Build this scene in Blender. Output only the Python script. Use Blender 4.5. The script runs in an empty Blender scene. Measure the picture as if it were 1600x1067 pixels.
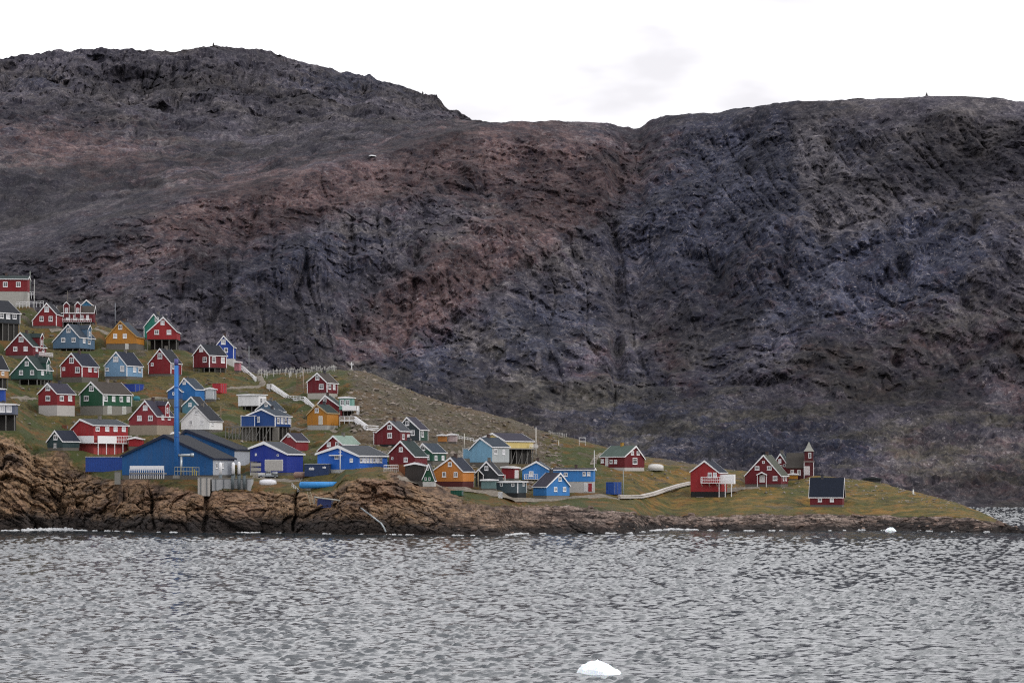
import bpy, math, random
import numpy as np
from mathutils import Matrix, Vector
random.seed(7)
SC = bpy.context.scene
COL = SC.collection
F = 4537.0           # focal length in photograph pixels (1600 wide)
CAMH = 15.0          # deck height of the ship above the sea
HOR = 733.0          # horizon row in the photograph
def P(px, py, Y):    # a photograph direction followed out to the distance Y
    return ((px - 800.0) / F * Y, Y, CAMH - (py - HOR) / F * Y)

# ------------------------------------------------------------------ noise
_rs = np.random.RandomState(11)
_perm = np.concatenate([_rs.permutation(512)] * 3)
_g = _rs.normal(size=(512, 3)); _g /= np.linalg.norm(_g, axis=1)[:, None]
_g = _g.astype(np.float32)
def perlin(x, y, z):
    x = np.asarray(x, np.float32); y = np.asarray(y, np.float32); z = np.asarray(z, np.float32)
    x, y, z = np.broadcast_arrays(x, y, z)
    xi = np.floor(x).astype(np.int32); yi = np.floor(y).astype(np.int32); zi = np.floor(z).astype(np.int32)
    xf = x - xi; yf = y - yi; zf = z - zi
    u = xf * xf * (3 - 2 * xf); v = yf * yf * (3 - 2 * yf); w = zf * zf * (3 - 2 * zf)
    out = 0
    for dx in (0, 1):
        hx = _perm[(xi + dx) & 511]
        for dy in (0, 1):
            hy = _perm[hx + ((yi + dy) & 511)]
            for dz in (0, 1):
                g = _g[_perm[hy + ((zi + dz) & 511)]]
                d = g[..., 0] * (xf - dx) + g[..., 1] * (yf - dy) + g[..., 2] * (zf - dz)
                out = out + d * (u if dx else 1 - u) * (v if dy else 1 - v) * (w if dz else 1 - w)
    return out * 1.6
def fbm(x, y, z, o=4, gain=0.5):
    s = 0; a = 1.0; f = 1.0
    for i in range(o):
        s = s + a * perlin(x * f + 17.3 * i, y * f - 9.1 * i, z * f + 5.7 * i); a *= gain; f *= 2.03
    return s
def ridged(x, y, z, o=4, gain=0.55):
    s = 0; a = 1.0; f = 1.0
    for i in range(o):
        n = 1 - np.abs(perlin(x * f + 31.3 * i, y * f - 19.1 * i, z * f + 8.7 * i)) * 1.6
        s = s + a * (n - 0.5); a *= gain; f *= 2.07
    return s
def worley(x, y, z, seed=0):
    """cellular noise: (distance to the second nearest minus nearest point, per-cell block offset with a tilted face)"""
    x, y, z = (np.asarray(v, np.float32) for v in (x, y, z))
    xi = np.floor(x).astype(np.int32); yi = np.floor(y).astype(np.int32); zi = np.floor(z).astype(np.int32)
    f1 = np.full(x.shape, 9.0, np.float32); f2 = f1.copy(); blk = np.zeros(x.shape, np.float32)
    for dx in (-1, 0, 1):
        for dy in (-1, 0, 1):
            for dz in (-1, 0, 1):
                h = _perm[_perm[_perm[(xi + dx + seed) & 511] + ((yi + dy) & 511)] + ((zi + dz) & 511)]
                g = _g[h]; px = xi + dx + 0.5 + 0.42 * g[..., 0]; py = yi + dy + 0.5 + 0.42 * g[..., 1]; pz = zi + dz + 0.5 + 0.42 * g[..., 2]
                ex, ey, ez = x - px, y - py, z - pz; d = np.sqrt(ex * ex + ey * ey + ez * ez)
                t = _g[(h * 7 + 3) & 511]; b = t[..., 1] * 0.5 + 0.55 * (ex * t[..., 0] + ez * t[..., 2])
                near = d < f1; f2 = np.where(near, f1, np.minimum(f2, d)); blk = np.where(near, b, blk); f1 = np.where(near, d, f1)
    return f2 - f1, blk
def sstep(a, b, x):
    t = np.clip((x - a) / (b - a), 0, 1); return t * t * (3 - 2 * t)

# ------------------------------------------------------------------ object helpers
def link(o, parent=None):
    COL.objects.link(o)
    if parent is not None: o.parent = parent
    return o
def tag(o, label=None, cat=None, group=None, kind=None):
    if label: o["label"] = label
    if cat: o["category"] = cat
    if group: o["group"] = group
    if kind: o["kind"] = kind
    return o
def empty(name, loc, rz=0.0):
    o = bpy.data.objects.new(name, None); o.location = loc; o.rotation_euler = (0, 0, rz)
    o.empty_display_size = 0.5
    return link(o)
class MB:
    """collects boxes, bars, tubes and prisms into one mesh"""
    def __init__(s): s.v = []; s.f = []; s.m = []
    def add(s, vs, fs, m=0):
        b = len(s.v); s.v += [tuple(v) for v in vs]; s.f += [tuple(i + b for i in f) for f in fs]; s.m += [m] * len(fs); return s
    def box(s, x0, x1, y0, y1, z0, z1, m=0):
        v = [(x0,y0,z0),(x1,y0,z0),(x1,y1,z0),(x0,y1,z0),(x0,y0,z1),(x1,y0,z1),(x1,y1,z1),(x0,y1,z1)]
        return s.add(v, [(0,3,2,1),(4,5,6,7),(0,1,5,4),(1,2,6,5),(2,3,7,6),(3,0,4,7)], m)
    def obox(s, c, r, o, hw, ho, hz, m=0):
        """box centred at c, half width hw along r, half ho along o, half height hz"""
        c = Vector(c); r = Vector(r).normalized() * hw; o = Vector(o).normalized() * ho; z = Vector((0, 0, hz))
        v = [c-r-o-z, c+r-o-z, c+r+o-z, c-r+o-z, c-r-o+z, c+r-o+z, c+r+o+z, c-r+o+z]
        return s.add(v, [(0,3,2,1),(4,5,6,7),(0,1,5,4),(1,2,6,5),(2,3,7,6),(3,0,4,7)], m)
    def bar(s, p, q, w, h=None, m=0):
        p = Vector(p); q = Vector(q); d = (q - p); h = w if h is None else h
        if d.length < 1e-6: return s
        d.normalize(); up = Vector((0, 0, 1)) if abs(d.z) < 0.98 else Vector((0, 1, 0))
        a = d.cross(up).normalized() * (w / 2); b = a.cross(d).normalized() * (h / 2)
        v = [p-a-b, p+a-b, p+a+b, p-a+b, q-a-b, q+a-b, q+a+b, q-a+b]
        return s.add(v, [(0,3,2,1),(4,5,6,7),(0,1,5,4),(1,2,6,5),(2,3,7,6),(3,0,4,7)], m)
    def tube(s, p, q, r0, r1=None, n=12, m=0, cap=True):
        p = Vector(p); q = Vector(q); d = (q - p).normalized(); r1 = r0 if r1 is None else r1
        up = Vector((0, 0, 1)) if abs(d.z) < 0.98 else Vector((0, 1, 0))
        a = d.cross(up).normalized(); b = a.cross(d).normalized(); v = []
        for c, r in ((p, r0), (q, r1)):
            for i in range(n):
                t = 2 * math.pi * i / n; v.append(c + a * (r * math.cos(t)) + b * (r * math.sin(t)))
        f = [(i, (i+1) % n, n + (i+1) % n, n + i) for i in range(n)]
        if cap: f += [tuple(range(n-1, -1, -1)), tuple(range(n, 2*n))]
        return s.add(v, f, m)
    def lathe(s, c, prof, n=16, m=0):
        """prof: list of (radius, z) about the vertical axis through c"""
        v = []; f = []
        for r, z in prof:
            for i in range(n):
                t = 2 * math.pi * i / n; v.append((c[0] + r * math.cos(t), c[1] + r * math.sin(t), c[2] + z))
        for k in range(len(prof) - 1):
            for i in range(n): f.append((k*n+i, k*n+(i+1) % n, (k+1)*n+(i+1) % n, (k+1)*n+i))
        f.append(tuple(range(n-1, -1, -1))); f.append(tuple(range((len(prof)-1)*n, len(prof)*n)))
        return s.add(v, f, m)
    def prism(s, poly, y0, y1, m=0):
        """poly in (x, z), extruded along y"""
        n = len(poly); v = [(x, y0, z) for x, z in poly] + [(x, y1, z) for x, z in poly]
        return s.add(v, [tuple(range(n)), tuple(range(2*n-1, n-1, -1))] + [(i, n+i, n+(i+1) % n, (i+1) % n) for i in range(n)], m)
    def prismx(s, poly, x0, x1, m=0):
        n = len(poly); v = [(x0, y, z) for y, z in poly] + [(x1, y, z) for y, z in poly]
        return s.add(v, [tuple(range(n)), tuple(range(2*n-1, n-1, -1))] + [(i, n+i, n+(i+1) % n, (i+1) % n) for i in range(n)], m)
    def mesh(s, name, mats, smooth=False):
        me = bpy.data.meshes.new(name); me.from_pydata(s.v, [], s.f)
        for mt in (mats if isinstance(mats, (list, tuple)) else [mats]): me.materials.append(mt)
        me.polygons.foreach_set("material_index", s.m)
        if smooth: me.polygons.foreach_set("use_smooth", [True] * len(s.f))
        import bmesh
        bm = bmesh.new(); bm.from_mesh(me); bmesh.ops.recalc_face_normals(bm, faces=bm.faces); bm.to_mesh(me); bm.free()
        me.update(); return me
    def build(s, name, mats, parent=None, smooth=False):
        return link(bpy.data.objects.new(name, s.mesh(name, mats, smooth)), parent)
def grid_mesh(name, X, Y, Z, mat, smooth=False, attrs=None):
    R, C = X.shape
    co = np.stack([X, Y, Z], -1).reshape(-1, 3).astype(np.float32)
    i = np.arange(R * C).reshape(R, C)
    q = np.stack([i[:-1, :-1], i[:-1, 1:], i[1:, 1:], i[1:, :-1]], -1).reshape(-1, 4)
    return raw_mesh(name, co, q, mat, smooth, attrs)
def raw_mesh(name, co, q, mat, smooth=False, attrs=None):
    me = bpy.data.meshes.new(name); nf, k = q.shape
    me.vertices.add(len(co)); me.vertices.foreach_set("co", np.asarray(co, np.float32).ravel())
    me.loops.add(nf * k); me.loops.foreach_set("vertex_index", q.astype(np.int32).ravel())
    me.polygons.add(nf); me.polygons.foreach_set("loop_start", np.arange(0, nf * k, k, dtype=np.int32))
    me.polygons.foreach_set("use_smooth", np.full(nf, bool(smooth)))
    me.update(calc_edges=True); me.validate()
    for nm, a in (attrs or {}).items():
        at = me.attributes.new(nm, 'FLOAT_COLOR', 'POINT')
        at.data.foreach_set("color", a.reshape(-1, 4).astype(np.float32).ravel())
    me.materials.append(mat)
    return link(bpy.data.objects.new(name, me))

# ------------------------------------------------------------------ materials
GK = 0.66
def lin(h, k=1.0):
    k = k * GK
    if isinstance(h, str):
        h = h.lstrip('#'); c = [int(h[i:i+2], 16) / 255 for i in (0, 2, 4)]
    else: c = [v / 255 for v in h]
    c = [v / 12.92 if v <= 0.04045 else ((v + 0.055) / 1.055) ** 2.4 for v in c]
    return tuple(min(0.85, v * k) for v in c) + (1.0,)
class NT:
    def __init__(s, name):
        s.mat = bpy.data.materials.new(name); s.mat.use_nodes = True
        s.t = s.mat.node_tree; s.bsdf = s.t.nodes["Principled BSDF"]
        s.geo = s.n('ShaderNodeNewGeometry'); s.tex = s.n('ShaderNodeTexCoord')
    def n(s, typ, **kw):
        nd = s.t.nodes.new(typ)
        for k, v in kw.items(): setattr(nd, k, v)
        return nd
    def l(s, a, b): s.t.links.new(a, b)
    def val(s, sock, v):
        if hasattr(v, 'is_linked') or isinstance(v, bpy.types.NodeSocket): s.l(v, sock)
        else: sock.default_value = v
    def mapping(s, vec, scale=(1,1,1), rot=(0,0,0)):
        m = s.n('ShaderNodeMapping'); s.l(vec, m.inputs[0]); m.inputs['Scale'].default_value = scale; m.inputs['Rotation'].default_value = rot
        return m.outputs[0]
    def noise(s, vec, scale, detail=4, rough=0.55, dist=0.0):
        nd = s.n('ShaderNodeTexNoise'); s.l(vec, nd.inputs['Vector'])
        nd.inputs['Scale'].default_value = scale; nd.inputs['Detail'].default_value = detail
        nd.inputs['Roughness'].default_value = rough; nd.inputs['Distortion'].default_value = dist
        return nd.outputs[0]
    def voro(s, vec, scale, feature='F1', rnd=1.0):
        nd = s.n('ShaderNodeTexVoronoi', feature=feature); s.l(vec, nd.inputs['Vector']); nd.inputs['Scale'].default_value = scale
        nd.inputs['Randomness'].default_value = rnd
        return nd.outputs
    def ramp(s, f, stops):
        nd = s.n('ShaderNodeValToRGB'); s.l(f, nd.inputs[0]); e = nd.color_ramp.elements
        while len(e) < len(stops): e.new(0.5)
        for el, (p, c) in zip(e, stops):
            el.position = p; el.color = c if len(c) == 4 else tuple(c) + (1,)
        return nd.outputs[0]
    def remap(s, f, a, b, c=0.0, d=1.0):
        nd = s.n('ShaderNodeMapRange'); s.l(f, nd.inputs[0])
        for i, v in enumerate((a, b, c, d)): nd.inputs[1 + i].default_value = v
        return nd.outputs[0]
    def mix(s, f, a, b, mode='MIX'):
        nd = s.n('ShaderNodeMix', data_type='RGBA', blend_type=mode)
        s.val(nd.inputs[0], f); s.val(nd.inputs[6], a); s.val(nd.inputs[7], b)
        return nd.outputs[2]
    def math(s, op, a, b=0.0):
        nd = s.n('ShaderNodeMath', operation=op); s.val(nd.inputs[0], a); s.val(nd.inputs[1], b); return nd.outputs[0]
    def sep(s, v):
        nd = s.n('ShaderNodeSeparateXYZ'); s.l(v, nd.inputs[0]); return nd.outputs
    def attr(s, name):
        nd = s.n('ShaderNodeAttribute', attribute_name=name); s.c = s.n('ShaderNodeSeparateColor'); s.l(nd.outputs[0], s.c.inputs[0]); return s.c.outputs
    def bump(s, h, strength, dist):
        nd = s.n('ShaderNodeBump'); nd.inputs['Strength'].default_value = strength; nd.inputs['Distance'].default_value = dist
        s.l(h, nd.inputs['Height']); s.l(nd.outputs[0], s.bsdf.inputs['Normal'])
    def done(s, color, rough=0.8, spec=0.3, metal=0.0):
        s.val(s.bsdf.inputs['Base Color'], color); s.val(s.bsdf.inputs['Roughness'], rough)
        s.bsdf.inputs['Specular IOR Level'].default_value = spec; s.bsdf.inputs['Metallic'].default_value = metal
        return s.mat
_mc = {}
def paint(h, k=0.92, rough=0.62, streak=0.35):
    key = ('p', str(h), k)
    if key in _mc: return _mc[key]
    t = NT('painted_boards'); c = lin(h, k); v = t.tex.outputs['Object']
    n1 = t.noise(t.mapping(v, (1, 1, 0.25)), 1.3, 4, 0.6)
    n0 = t.noise(v, 0.23, 3, 0.6); n5 = t.noise(t.mapping(v, (2.2, 2.2, 0.12)), 1.0, 3, 0.6)
    c0 = t.mix(t.remap(n0, 0.4, 0.65, 0, 0.35), c, tuple(min(.85, x * 1.18 + 0.025) for x in c[:3]) + (1,))
    c0 = t.mix(t.remap(n5, 0.47, 0.68, 0, 0.5), c0, tuple(x * 0.7 + 0.03 for x in c[:3]) + (1,))
    col = t.mix(t.remap(n1, 0.3, 0.75, 0, streak), c0, tuple(x * 0.62 + 0.012 for x in c[:3]) + (1,))
    # horizontal boards: a thin dark joint every 16 cm
    z = t.sep(v)[2]; fr = t.math('FRACT', t.math('MULTIPLY', z, 6.2))
    j = t.remap(fr, 0.0, 0.14, 0.35, 0.0)
    col = t.mix(j, col, tuple(x * 0.45 for x in c[:3]) + (1,))
    t.bump(fr, 0.25, 0.02)
    _mc[key] = t.done(col, rough, 0.25); return _mc[key]
def roofm(h, k=1.0):
    key = ('r', str(h), k)
    if key in _mc: return _mc[key]
    t = NT('roofing_felt'); c = lin(h, k); v = t.tex.outputs['Object']
    n1 = t.noise(v, 0.9, 5, 0.65); n2 = t.noise(t.mapping(v, (1.0, 3.0, 1.0)), 2.5, 3, 0.6)
    col = t.mix(t.remap(n1, 0.35, 0.7, 0, 0.6), c, tuple(x * 0.6 for x in c[:3]) + (1,))
    col = t.mix(t.remap(n2, 0.5, 0.75, 0, 0.35), col, tuple(x * 1.5 + 0.012 for x in c[:3]) + (1,))
    t.bump(n2, 0.3, 0.03)
    _mc[key] = t.done(col, 0.85, 0.2); return _mc[key]
def plain(h, k=1.0, rough=0.6, metal=0.0, var=0.3, name='painted_surface', spec=0.3):
    key = ('q', str(h), k, rough, metal)
    if key in _mc: return _mc[key]
    t = NT(name); c = lin(h, k); v = t.tex.outputs['Object']
    n1 = t.noise(v, 1.7, 5, 0.65)
    col = t.mix(t.remap(n1, 0.35, 0.75, 0, var), c, tuple(x * 0.5 + 0.01 for x in c[:3]) + (1,))
    _mc[key] = t.done(col, rough, spec, metal); return _mc[key]
WHITE = plain('#f2f2f4', 1.18, 0.6, var=0.12, name='white_trim')
GREYW = plain('#8c8a86', 1.0, 0.8, var=0.4, name='weathered_wood')
DARKW_SHADE = plain('#2b2826', 1.0, 0.8, var=0.4, name='dark_timber_shade')
CONC = plain('#8f8b84', 1.0, 0.9, var=0.35, name='concrete')
def glass_mat():
    t = NT('window_glass'); v = t.tex.outputs['Object']
    n = t.noise(v, 0.8, 2)
    return t.done(t.ramp(n, [(0.35, (0.012, 0.014, 0.018)), (0.7, (0.06, 0.065, 0.075))]), 0.06, 0.5)
GLASS = glass_mat()
def curtain_sky_mat():
    t = NT('curtain_sky_glass'); v = t.tex.outputs['Object']  # pale pane colour: curtains, and sky reflection painted into side windows
    n = t.noise(v, 1.1, 2)
    return t.done(t.ramp(n, [(0.35, (0.25, 0.26, 0.28)), (0.65, (0.5, 0.5, 0.52))]), 0.25, 0.5)
CURT_SKY = curtain_sky_mat()
# ------------------------------------------------------------------ lie of the land (photograph direction -> distance)
def ci(tab):
    a = np.array(tab, float); return lambda u: np.interp(u, a[:, 0], a[:, 1])
SHORE = ci([(-260,826),(0,829),(100,828),(230,831),(300,832),(420,832),(520,834),(600,835),(700,836),(780,837),(810,834),(900,833),(990,833),(1015,829),(1050,827),(1150,829),(1300,829),(1350,828),(1420,829),(1500,831),(1560,831),(1600,833),(1640,836),(1860,840)])
ROCKT = ci([(-260,640),(0,664),(20,670),(50,692),(80,704),(130,724),(160,738),(200,746),(250,749),(300,760),(318,768),(332,757),(400,760),(450,764),(520,760),(540,742),(570,738),(620,740),(650,752),(690,768),(730,779),(770,786),(830,786),(900,788),(960,796),(1000,804),(1100,806),(1200,803),(1300,804),(1400,807),(1500,810),(1560,820),(1600,831),(1640,836),(1860,840)])
CREST = ci([(-260,400),(0,474),(60,490),(100,500),(150,508),(200,520),(250,538),(330,560),(400,584),(470,581),(530,577),(560,578),(580,583),(600,592),(650,613),(700,630),(760,645),(800,655),(850,674),(900,686),(950,700),(1000,712),(1080,724),(1150,735),(1230,742),(1280,743),(1350,750),(1400,761),(1450,773),(1500,787),(1530,798),(1560,813),(1600,830),(1640,835.5),(1860,839.5)])
ROCKD = ci([(-260,60),(0,45),(100,38),(200,28),(300,18),(450,16),(540,22),(620,30),(700,38),(800,42),(900,30),(1000,22),(1300,24),(1500,16),(1600,6),(1860,4)])
CRESTY = ci([(-260,930),(0,915),(200,905),(400,885),(600,870),(800,850),(950,830),(1200,800),(1350,785),(1450,768),(1530,750),(1600,716),(1860,712)])
def shoreY(u): return CAMH * F / (SHORE(u) - HOR)
def Yof(u, py):
    ps, pr, pc = SHORE(u), ROCKT(u), CREST(u); Ys = shoreY(u); Yr = Ys + ROCKD(u); Yc = np.maximum(CRESTY(u), Yr + 4)
    if py > pr: return float(Ys + (Yr - Ys) * max(0, (ps - py) / max(ps - pr, .1)) ** 1.6)
    if py >= pc: return float(Yr + (Yc - Yr) * (pr - py) / max(pr - pc, .1))
    return float(Yc + 4 + (pc - py) * 0.6)

# ------------------------------------------------------------------ the buildings, read off the photograph
C = dict(dred='#74101f', red='#8c1722', bred='#a8242a', pred='#98303a', green='#1c5a3e', dgreen='#2a5a50', teal='#2f8f7c',
         blue='#125e9e', navy='#1e3aa6', bblue='#1c6cd6', sky='#3f8fdc', azure='#2a7cc8', lblue='#84aed2', gblue='#5f7f9c', slate='#3a464e',
         yellow='#c8862a', orange='#dc8c3c', pyellow='#ecd488', white='#ffffff', tan='#c09060', grey='#6c7480', dslate='#2c333c')
RF = dict(dark='#2b2e36', navy='#262c3c', grey='#474b52', green='#56665f', purple='#3c3a48', brown='#4a4440', lgreen='#8ea398', dgrn='#2c3a3a', slate='#3a4450')
HOUSES = []
def H(label, col, g, ap, e, wb, bp, sx=None, roof='dark', base='conc', w=(), **k):
    HOUSES.append(dict(label=label, col=C.get(col, col), g=g, ap=ap, e=e if isinstance(e, tuple) else (e, e), wb=wb, bp=bp, sx=sx,
                       roof=RF.get(roof, roof), base=base, w=w, **k))
# far left, top of the hill
H("long red house on a tall white basement at the upper left edge", 'red', (43,47), (45,431), 438, 457, 480, sx=-34, roof='dgrn', base='conc', basecol='#b4b2ac', w=[(9,446,7,8),(29,446,7,8),(-12,446,7,8)], k=1.6)
H("dark slate house on stilts below the red house with white basement", 'dslate', (-52,-14), (-33,467), 488, 504, 531, sx=31, roof='dark', base='stilt', w=[(2,493,6,8),(12,493,7,9),(22,493,6,8)], cb=1)
H("small red gable house just right of the white boarded walkway, uphill", 'red', (51,88), (73,473), (501,491), 509, 513, sx=98, w=[(73,483,7,9),(65,498,6,8),(79,498,6,8)], cb=1)
H("dark red house with two white framed dormers and a long deck", 'dred', (146,149), (147,478), 490, 504, 508, sx=90, roof='brown', base='stilt', w=[(96,497,5,7),(107,497,6,7),(118,497,6,7),(128,497,5,7),(137,497,4,7)], dm=[(104.5,473,4.6,478,497),(122,473,4.6,478,497)], deck=1, k=1.5, dy=3)
H("blue shed with orange roof behind the dormered red house", '#3f86b4', (128,143), (135,468), 476, 490, 494, roof='#8a5a28', dy=26)
H("grey blue house with small dormer above stilts, beside the sandy track", 'gblue', (83,124), (107,506), (534,527), 544, 548, sx=148, roof='slate', base='stilt', w=[(107,516,6,7),(99,531,6,7),(115,531,6,7),(131,532,5,7),(139,533,5,7)], dm=[(139,507,4.5,513,531)])
H("ochre yellow house with dark roof on the upper slope", 'yellow', (166,213), (188,501), (528,526), 537, 546, sx=226, roof='slate', w=[(188,511,6,7),(180,525,6,7),(195,525,6,7)], d=[(198,541,4,9,'#d8d8d0')], trim='#caa060')
H("green gable house half hidden behind the red house on the crest", 'teal', (225,256), (240.5,490), (511,511), 528, 533, sx=268, w=[(245,499,6,7)], dy=14, cb=1)
H("red house with three windows in its wide gable, on stilts at the crest", 'bred', (230,276), (255,495), (519,518), 530, 546, base='stilt', w=[(254,504,6,7),(245,519,7,7),(264,519,7,7)], roof='dark')
H("small dark red house with dark roof left of its white dormer annex", 'dred', (9,51), (32,519), (546,541), 555, 560, sx=72, w=[(33,530,7,8),(24,545,6,7),(40,545,6,7),(57,545,5,7),(67,545,5,7)], dm=[(64,520,5,526,545)], roof='dgrn', deck=1)
H("red house with steep white verges beside the blue chimney top", 'red', (232,267), (250,544), (568,567), 584, 587, sx=284, w=[(250,556,7,9),(238,569,4,5),(270,572,5,8)], cb=1, roof='dark')
H("red house on dark plinth in front of the tall blue house", 'dred', (302,327), (314.5,538), (555,555), 574, 581, sx=354, base='stilt', w=[(314.5,546,6,7),(320,562,6,8),(334,562,6,9),(348,562,6,9)], cb=1, roof='dark')
H("tall narrow blue house with white lower wall at the hill's right shoulder", '#1e4bb0', (337,365), (349.5,524), (541,542), 560, 575, base='conc', basecol='#d4d4d2', w=[(349,534,7,8),(353,547,6,7)], dy=13, cb=1)
H("tan cottage on stilts at the left edge beside the green house", 'tan', (-26,-4), (-15,554), 577, 590, 606, sx=13, roof='dark', base='stilt', w=[(4,583,4,6)])
H("dark green house with white porch posts and a narrow dormer", 'dgreen', (17,58), (42,556), (585,577), 592, 601, sx=82, roof='dgrn', base='stilt', w=[(42,568,6,7),(33,582,6,7),(50,582,6,7),(66,582,4,7)], dm=[(74,558,4.5,566,583)])
H("red house with pale side wall, left of the light blue house", 'red', (95,128), (112,551), (571,572), 589, 597, sx=154, roof='navy', w=[(112,563,7,9),(100,576,4,5),(121,578,7,9),(140,577,5,7),(149,577,5,7)], cb=1)
H("light blue house with navy roof and white verges", 'lblue', (164,198), (182,549), (571,571), 588, 592, sx=223, roof='navy', w=[(181,561,8,8),(168,577,5,5),(191,576,6,9),(210,577,5,8),(218,577,5,8)], cb=1)
H("red house standing on a white garage basement", 'red', (60,89), (75,598), (615,615), 633, 649, sx=117, roof='purple', basecol='#c8c4c0', w=[(75,606,7,8),(75,622,7,8),(96,622,6,8),(109,622,6,8)])
H("long green house with four side windows and a grey basement", 'green', (125,161), (143,596), (616,616), 634, 648, sx=206, roof='brown', basecol='#8f8c84', w=[(143,607,7,8),(135,622,7,8),(165,623,5,8),(177,623,5,8),(189,623,5,8),(200,623,5,8)], ch=[0.55], cb=1, d=[(171,641,5,12,'#c8c8c0'),(194,641,5,12,'#c8c8c0')])
H("bright blue shed cut by the left edge above the glazed hut", '#1f50b4', (-16,6), (-5,606), 608, 627, 629, roof='navy')
H("low hut with white roof edge and glass front at the left edge", '#6c7488', (-18,23), (2,630), 632, 647, 672, base='stilt', roof='#e4e4e4', w=[(4,639,8,10),(14,639,8,10)])
H("red house with pale concrete basement uphill of the blue factory roof", 'pred', (202,245), (227,625), (655,650), 664, 679, sx=272, roof='purple', basecol='#a89c8c', w=[(227,637,7,8),(218,653,7,8),(235,653,7,8),(254,652,4,7),(264,652,4,7)], dm=[(260.5,627,3.6,633,652)])
H("long bright red house with grey roof and white balcony band", 'bred', (112,146), (126,654), (670,664.5), 683, 709, sx=200, roof='grey', basecol='#b04a48', w=[(152,670,6,7),(167,670,6,7),(180,670,6,7),(193,670,6,7)], band=(126,200,681,692), k=1.5)
H("low bright red shed at the end of the long red house", '#a81824', (201,222), (211,682), 686, 697, 700, roof='#7a1a20')
H("dark slate green cottage with navy roof above the cliff edge", '#2c4448', (74,98), (86.5,672), (690,689), 699, 703, sx=124, roof="navy", dy=-7, w=[(87,683,6,8)], d=[(86,696,5,8,'#d0d0d0')])
H("white house with dark roof right of the blue chimney", 'white', (283,327), (305,633), (658,657), 671, 675, sx=348, roof='dark', w=[(307,644,5,6),(298,660,5,7),(315,660,5,7),(332,661,4,7)], trim='#e8e8ea')
H("pale blue gable house peeping over the white house's ridge", '#5f94a8', (285,311), (299,619), (634,634), 652, 657, sx=324, roof='dark', w=[(297,632,5,6)], dy=14)
H("azure blue house beside the upper blue chimney", 'azure', (278,305), (288,590), (606,608), 625, 628, sx=320, roof='slate', w=[(288,598,5,5)])
H("small deep blue gable cottage directly behind the blue chimney", '#2a5c9c', (262,283), (274,601), (611,611), 623, 627, w=[(272,615,5,5)], roof='navy', dy=-9)
H("white boarded garage between the azure house and red container", '#b4bac0', (320,336), (328,605), 608, 624, 626, roof='grey', d=[(328,616,11,14,'#d4d8da')])
H("long white flat roofed cabin on short posts", 'white', (372,404), (388,615.5), 617, 634, 640, sx=416, base='stilt', roof='#b8b8b4', w=[(408,626,4,9),(413,626,4,9)], k=0.6)
H("grey blue cottage with dark roof behind the blue deck house", 'gblue', (400,432), (416,625), (640,642), 655, 659, sx=446, roof='slate', w=[(416,632,5,6)], dy=10)
H("blue house with white corners on a grey timber deck", '#1a4c94', (386,430), (409,638), (649,650), 666, 688, sx=455, roof='slate', base='stilt', w=[(434.5,657,4,9),(440.5,657,4,9),(446.5,657,4,9),(452,657,3.5,9),(404,655,4,9)], cb=1, deck=2, annex=(379,401,650,666))
H("small red gable cottage behind the navy hall", 'pred', (440,463), (451,676), (689,689), 704, 708, sx=482, roof='purple', w=[(451,681,4,5)], dy=4)
H("red house hidden up to its windows behind the bright blue hall", 'red', (497,535), (521,680), (704,694), 716, 720, sx=563, roof='lgreen', w=[(514,694,6,7),(527,694,6,7)], dy=10)
H("ochre yellow house on white footings beside the white stairs", 'yellow', (480,511), (495,631), (648,645), 664, 671, sx=529, roof='dgrn', basecol='#b8b8b4', w=[(495,641,6,7)], d=[(501,657,5,13,'#e0dcd0')], trim='#c8b088')
H("dark red house peeping out behind the yellow house", 'dred', (490,529), (508,617), (638,634), 658, 662, sx=538, roof='dgrn', w=[(507.5,624.5,5,6)], dy=14)
H("pale teal glazed building with white balcony on posts", '#86b8ac', (530,550), (540,619.5), 621.5, 640, 652, sx=554, base='stilt', roof='#c4d4ce', w=[(535,629,6,9),(543,629,6,9)], band=(530,560,634,641), dy=6)
H("red house at the foot of the cemetery with white basement", 'dred', (480,511), (496,582), (597,598), 614, 623, sx=528, roof='brown', basecol='#bcb8b0', w=[(496,590,6,7),(502,604,7,8),(515,604,4,8),(522,604,4,8)], cb=1)
H("red house with white verges at the foot of the lower stairs", 'dred', (589,625), (609,657), (675,673), 694, 698, sx=641, roof='grey', base='dark', w=[(609,667,7,7),(609,680,7,8),(630,682,4,8),(638,682,4,8)], annex=(582,591,675,694))
H("dark slate house with green side wall behind the red stair house", '#35424a', (628,656), (636,651), (662,671), 688, 692, sx=669, roof='purple', w=[(636.5,661,6,7),(645,676,6,8),(660,678,5,9)], dy=10, sidecol='#1f5040', cb=1)
H("dark red house with steep dark roof near the orange house", 'dred', (608,648), (626,688), (708,713), 725, 733, sx=668, roof='dgrn', basecol='#8a5638', w=[(626.5,702,6,7),(634,718,6,7),(613,716,3,4)])
H("green house with pale verges in front of the grey footbridge", '#1f5a48', (652,676), (661,692), (706,707), 720, 726, sx=697, roof='slate', w=[(661,700,7,7),(668,714,6,8),(681,715,4,7),(692,715,4,7)], dy=6)
H("tiny green A-frame cabin on white footings beside the orange house", '#165a3c', (660,679), (670,724), (748,750), 752, 759, roof='grey', basecol='#d0d0cc', w=[(668,731,3.5,6),(665,748,3,5),(671,748,3,5)], dy=-3)
H("low dark timber garage left of the green A-frame cabin", '#3a3330', (633,663), (648,722), (727,727), 751, 754, roof="dark", dy=5)
H("orange house with three arched double windows", 'orange', (677,723), (704,714), (735,736), 752, 760, sx=741, roof='navy', basecol='#5c2c2c', w=[(703,725,6,7),(694,741,6,8),(712,741,6,8)])
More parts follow.
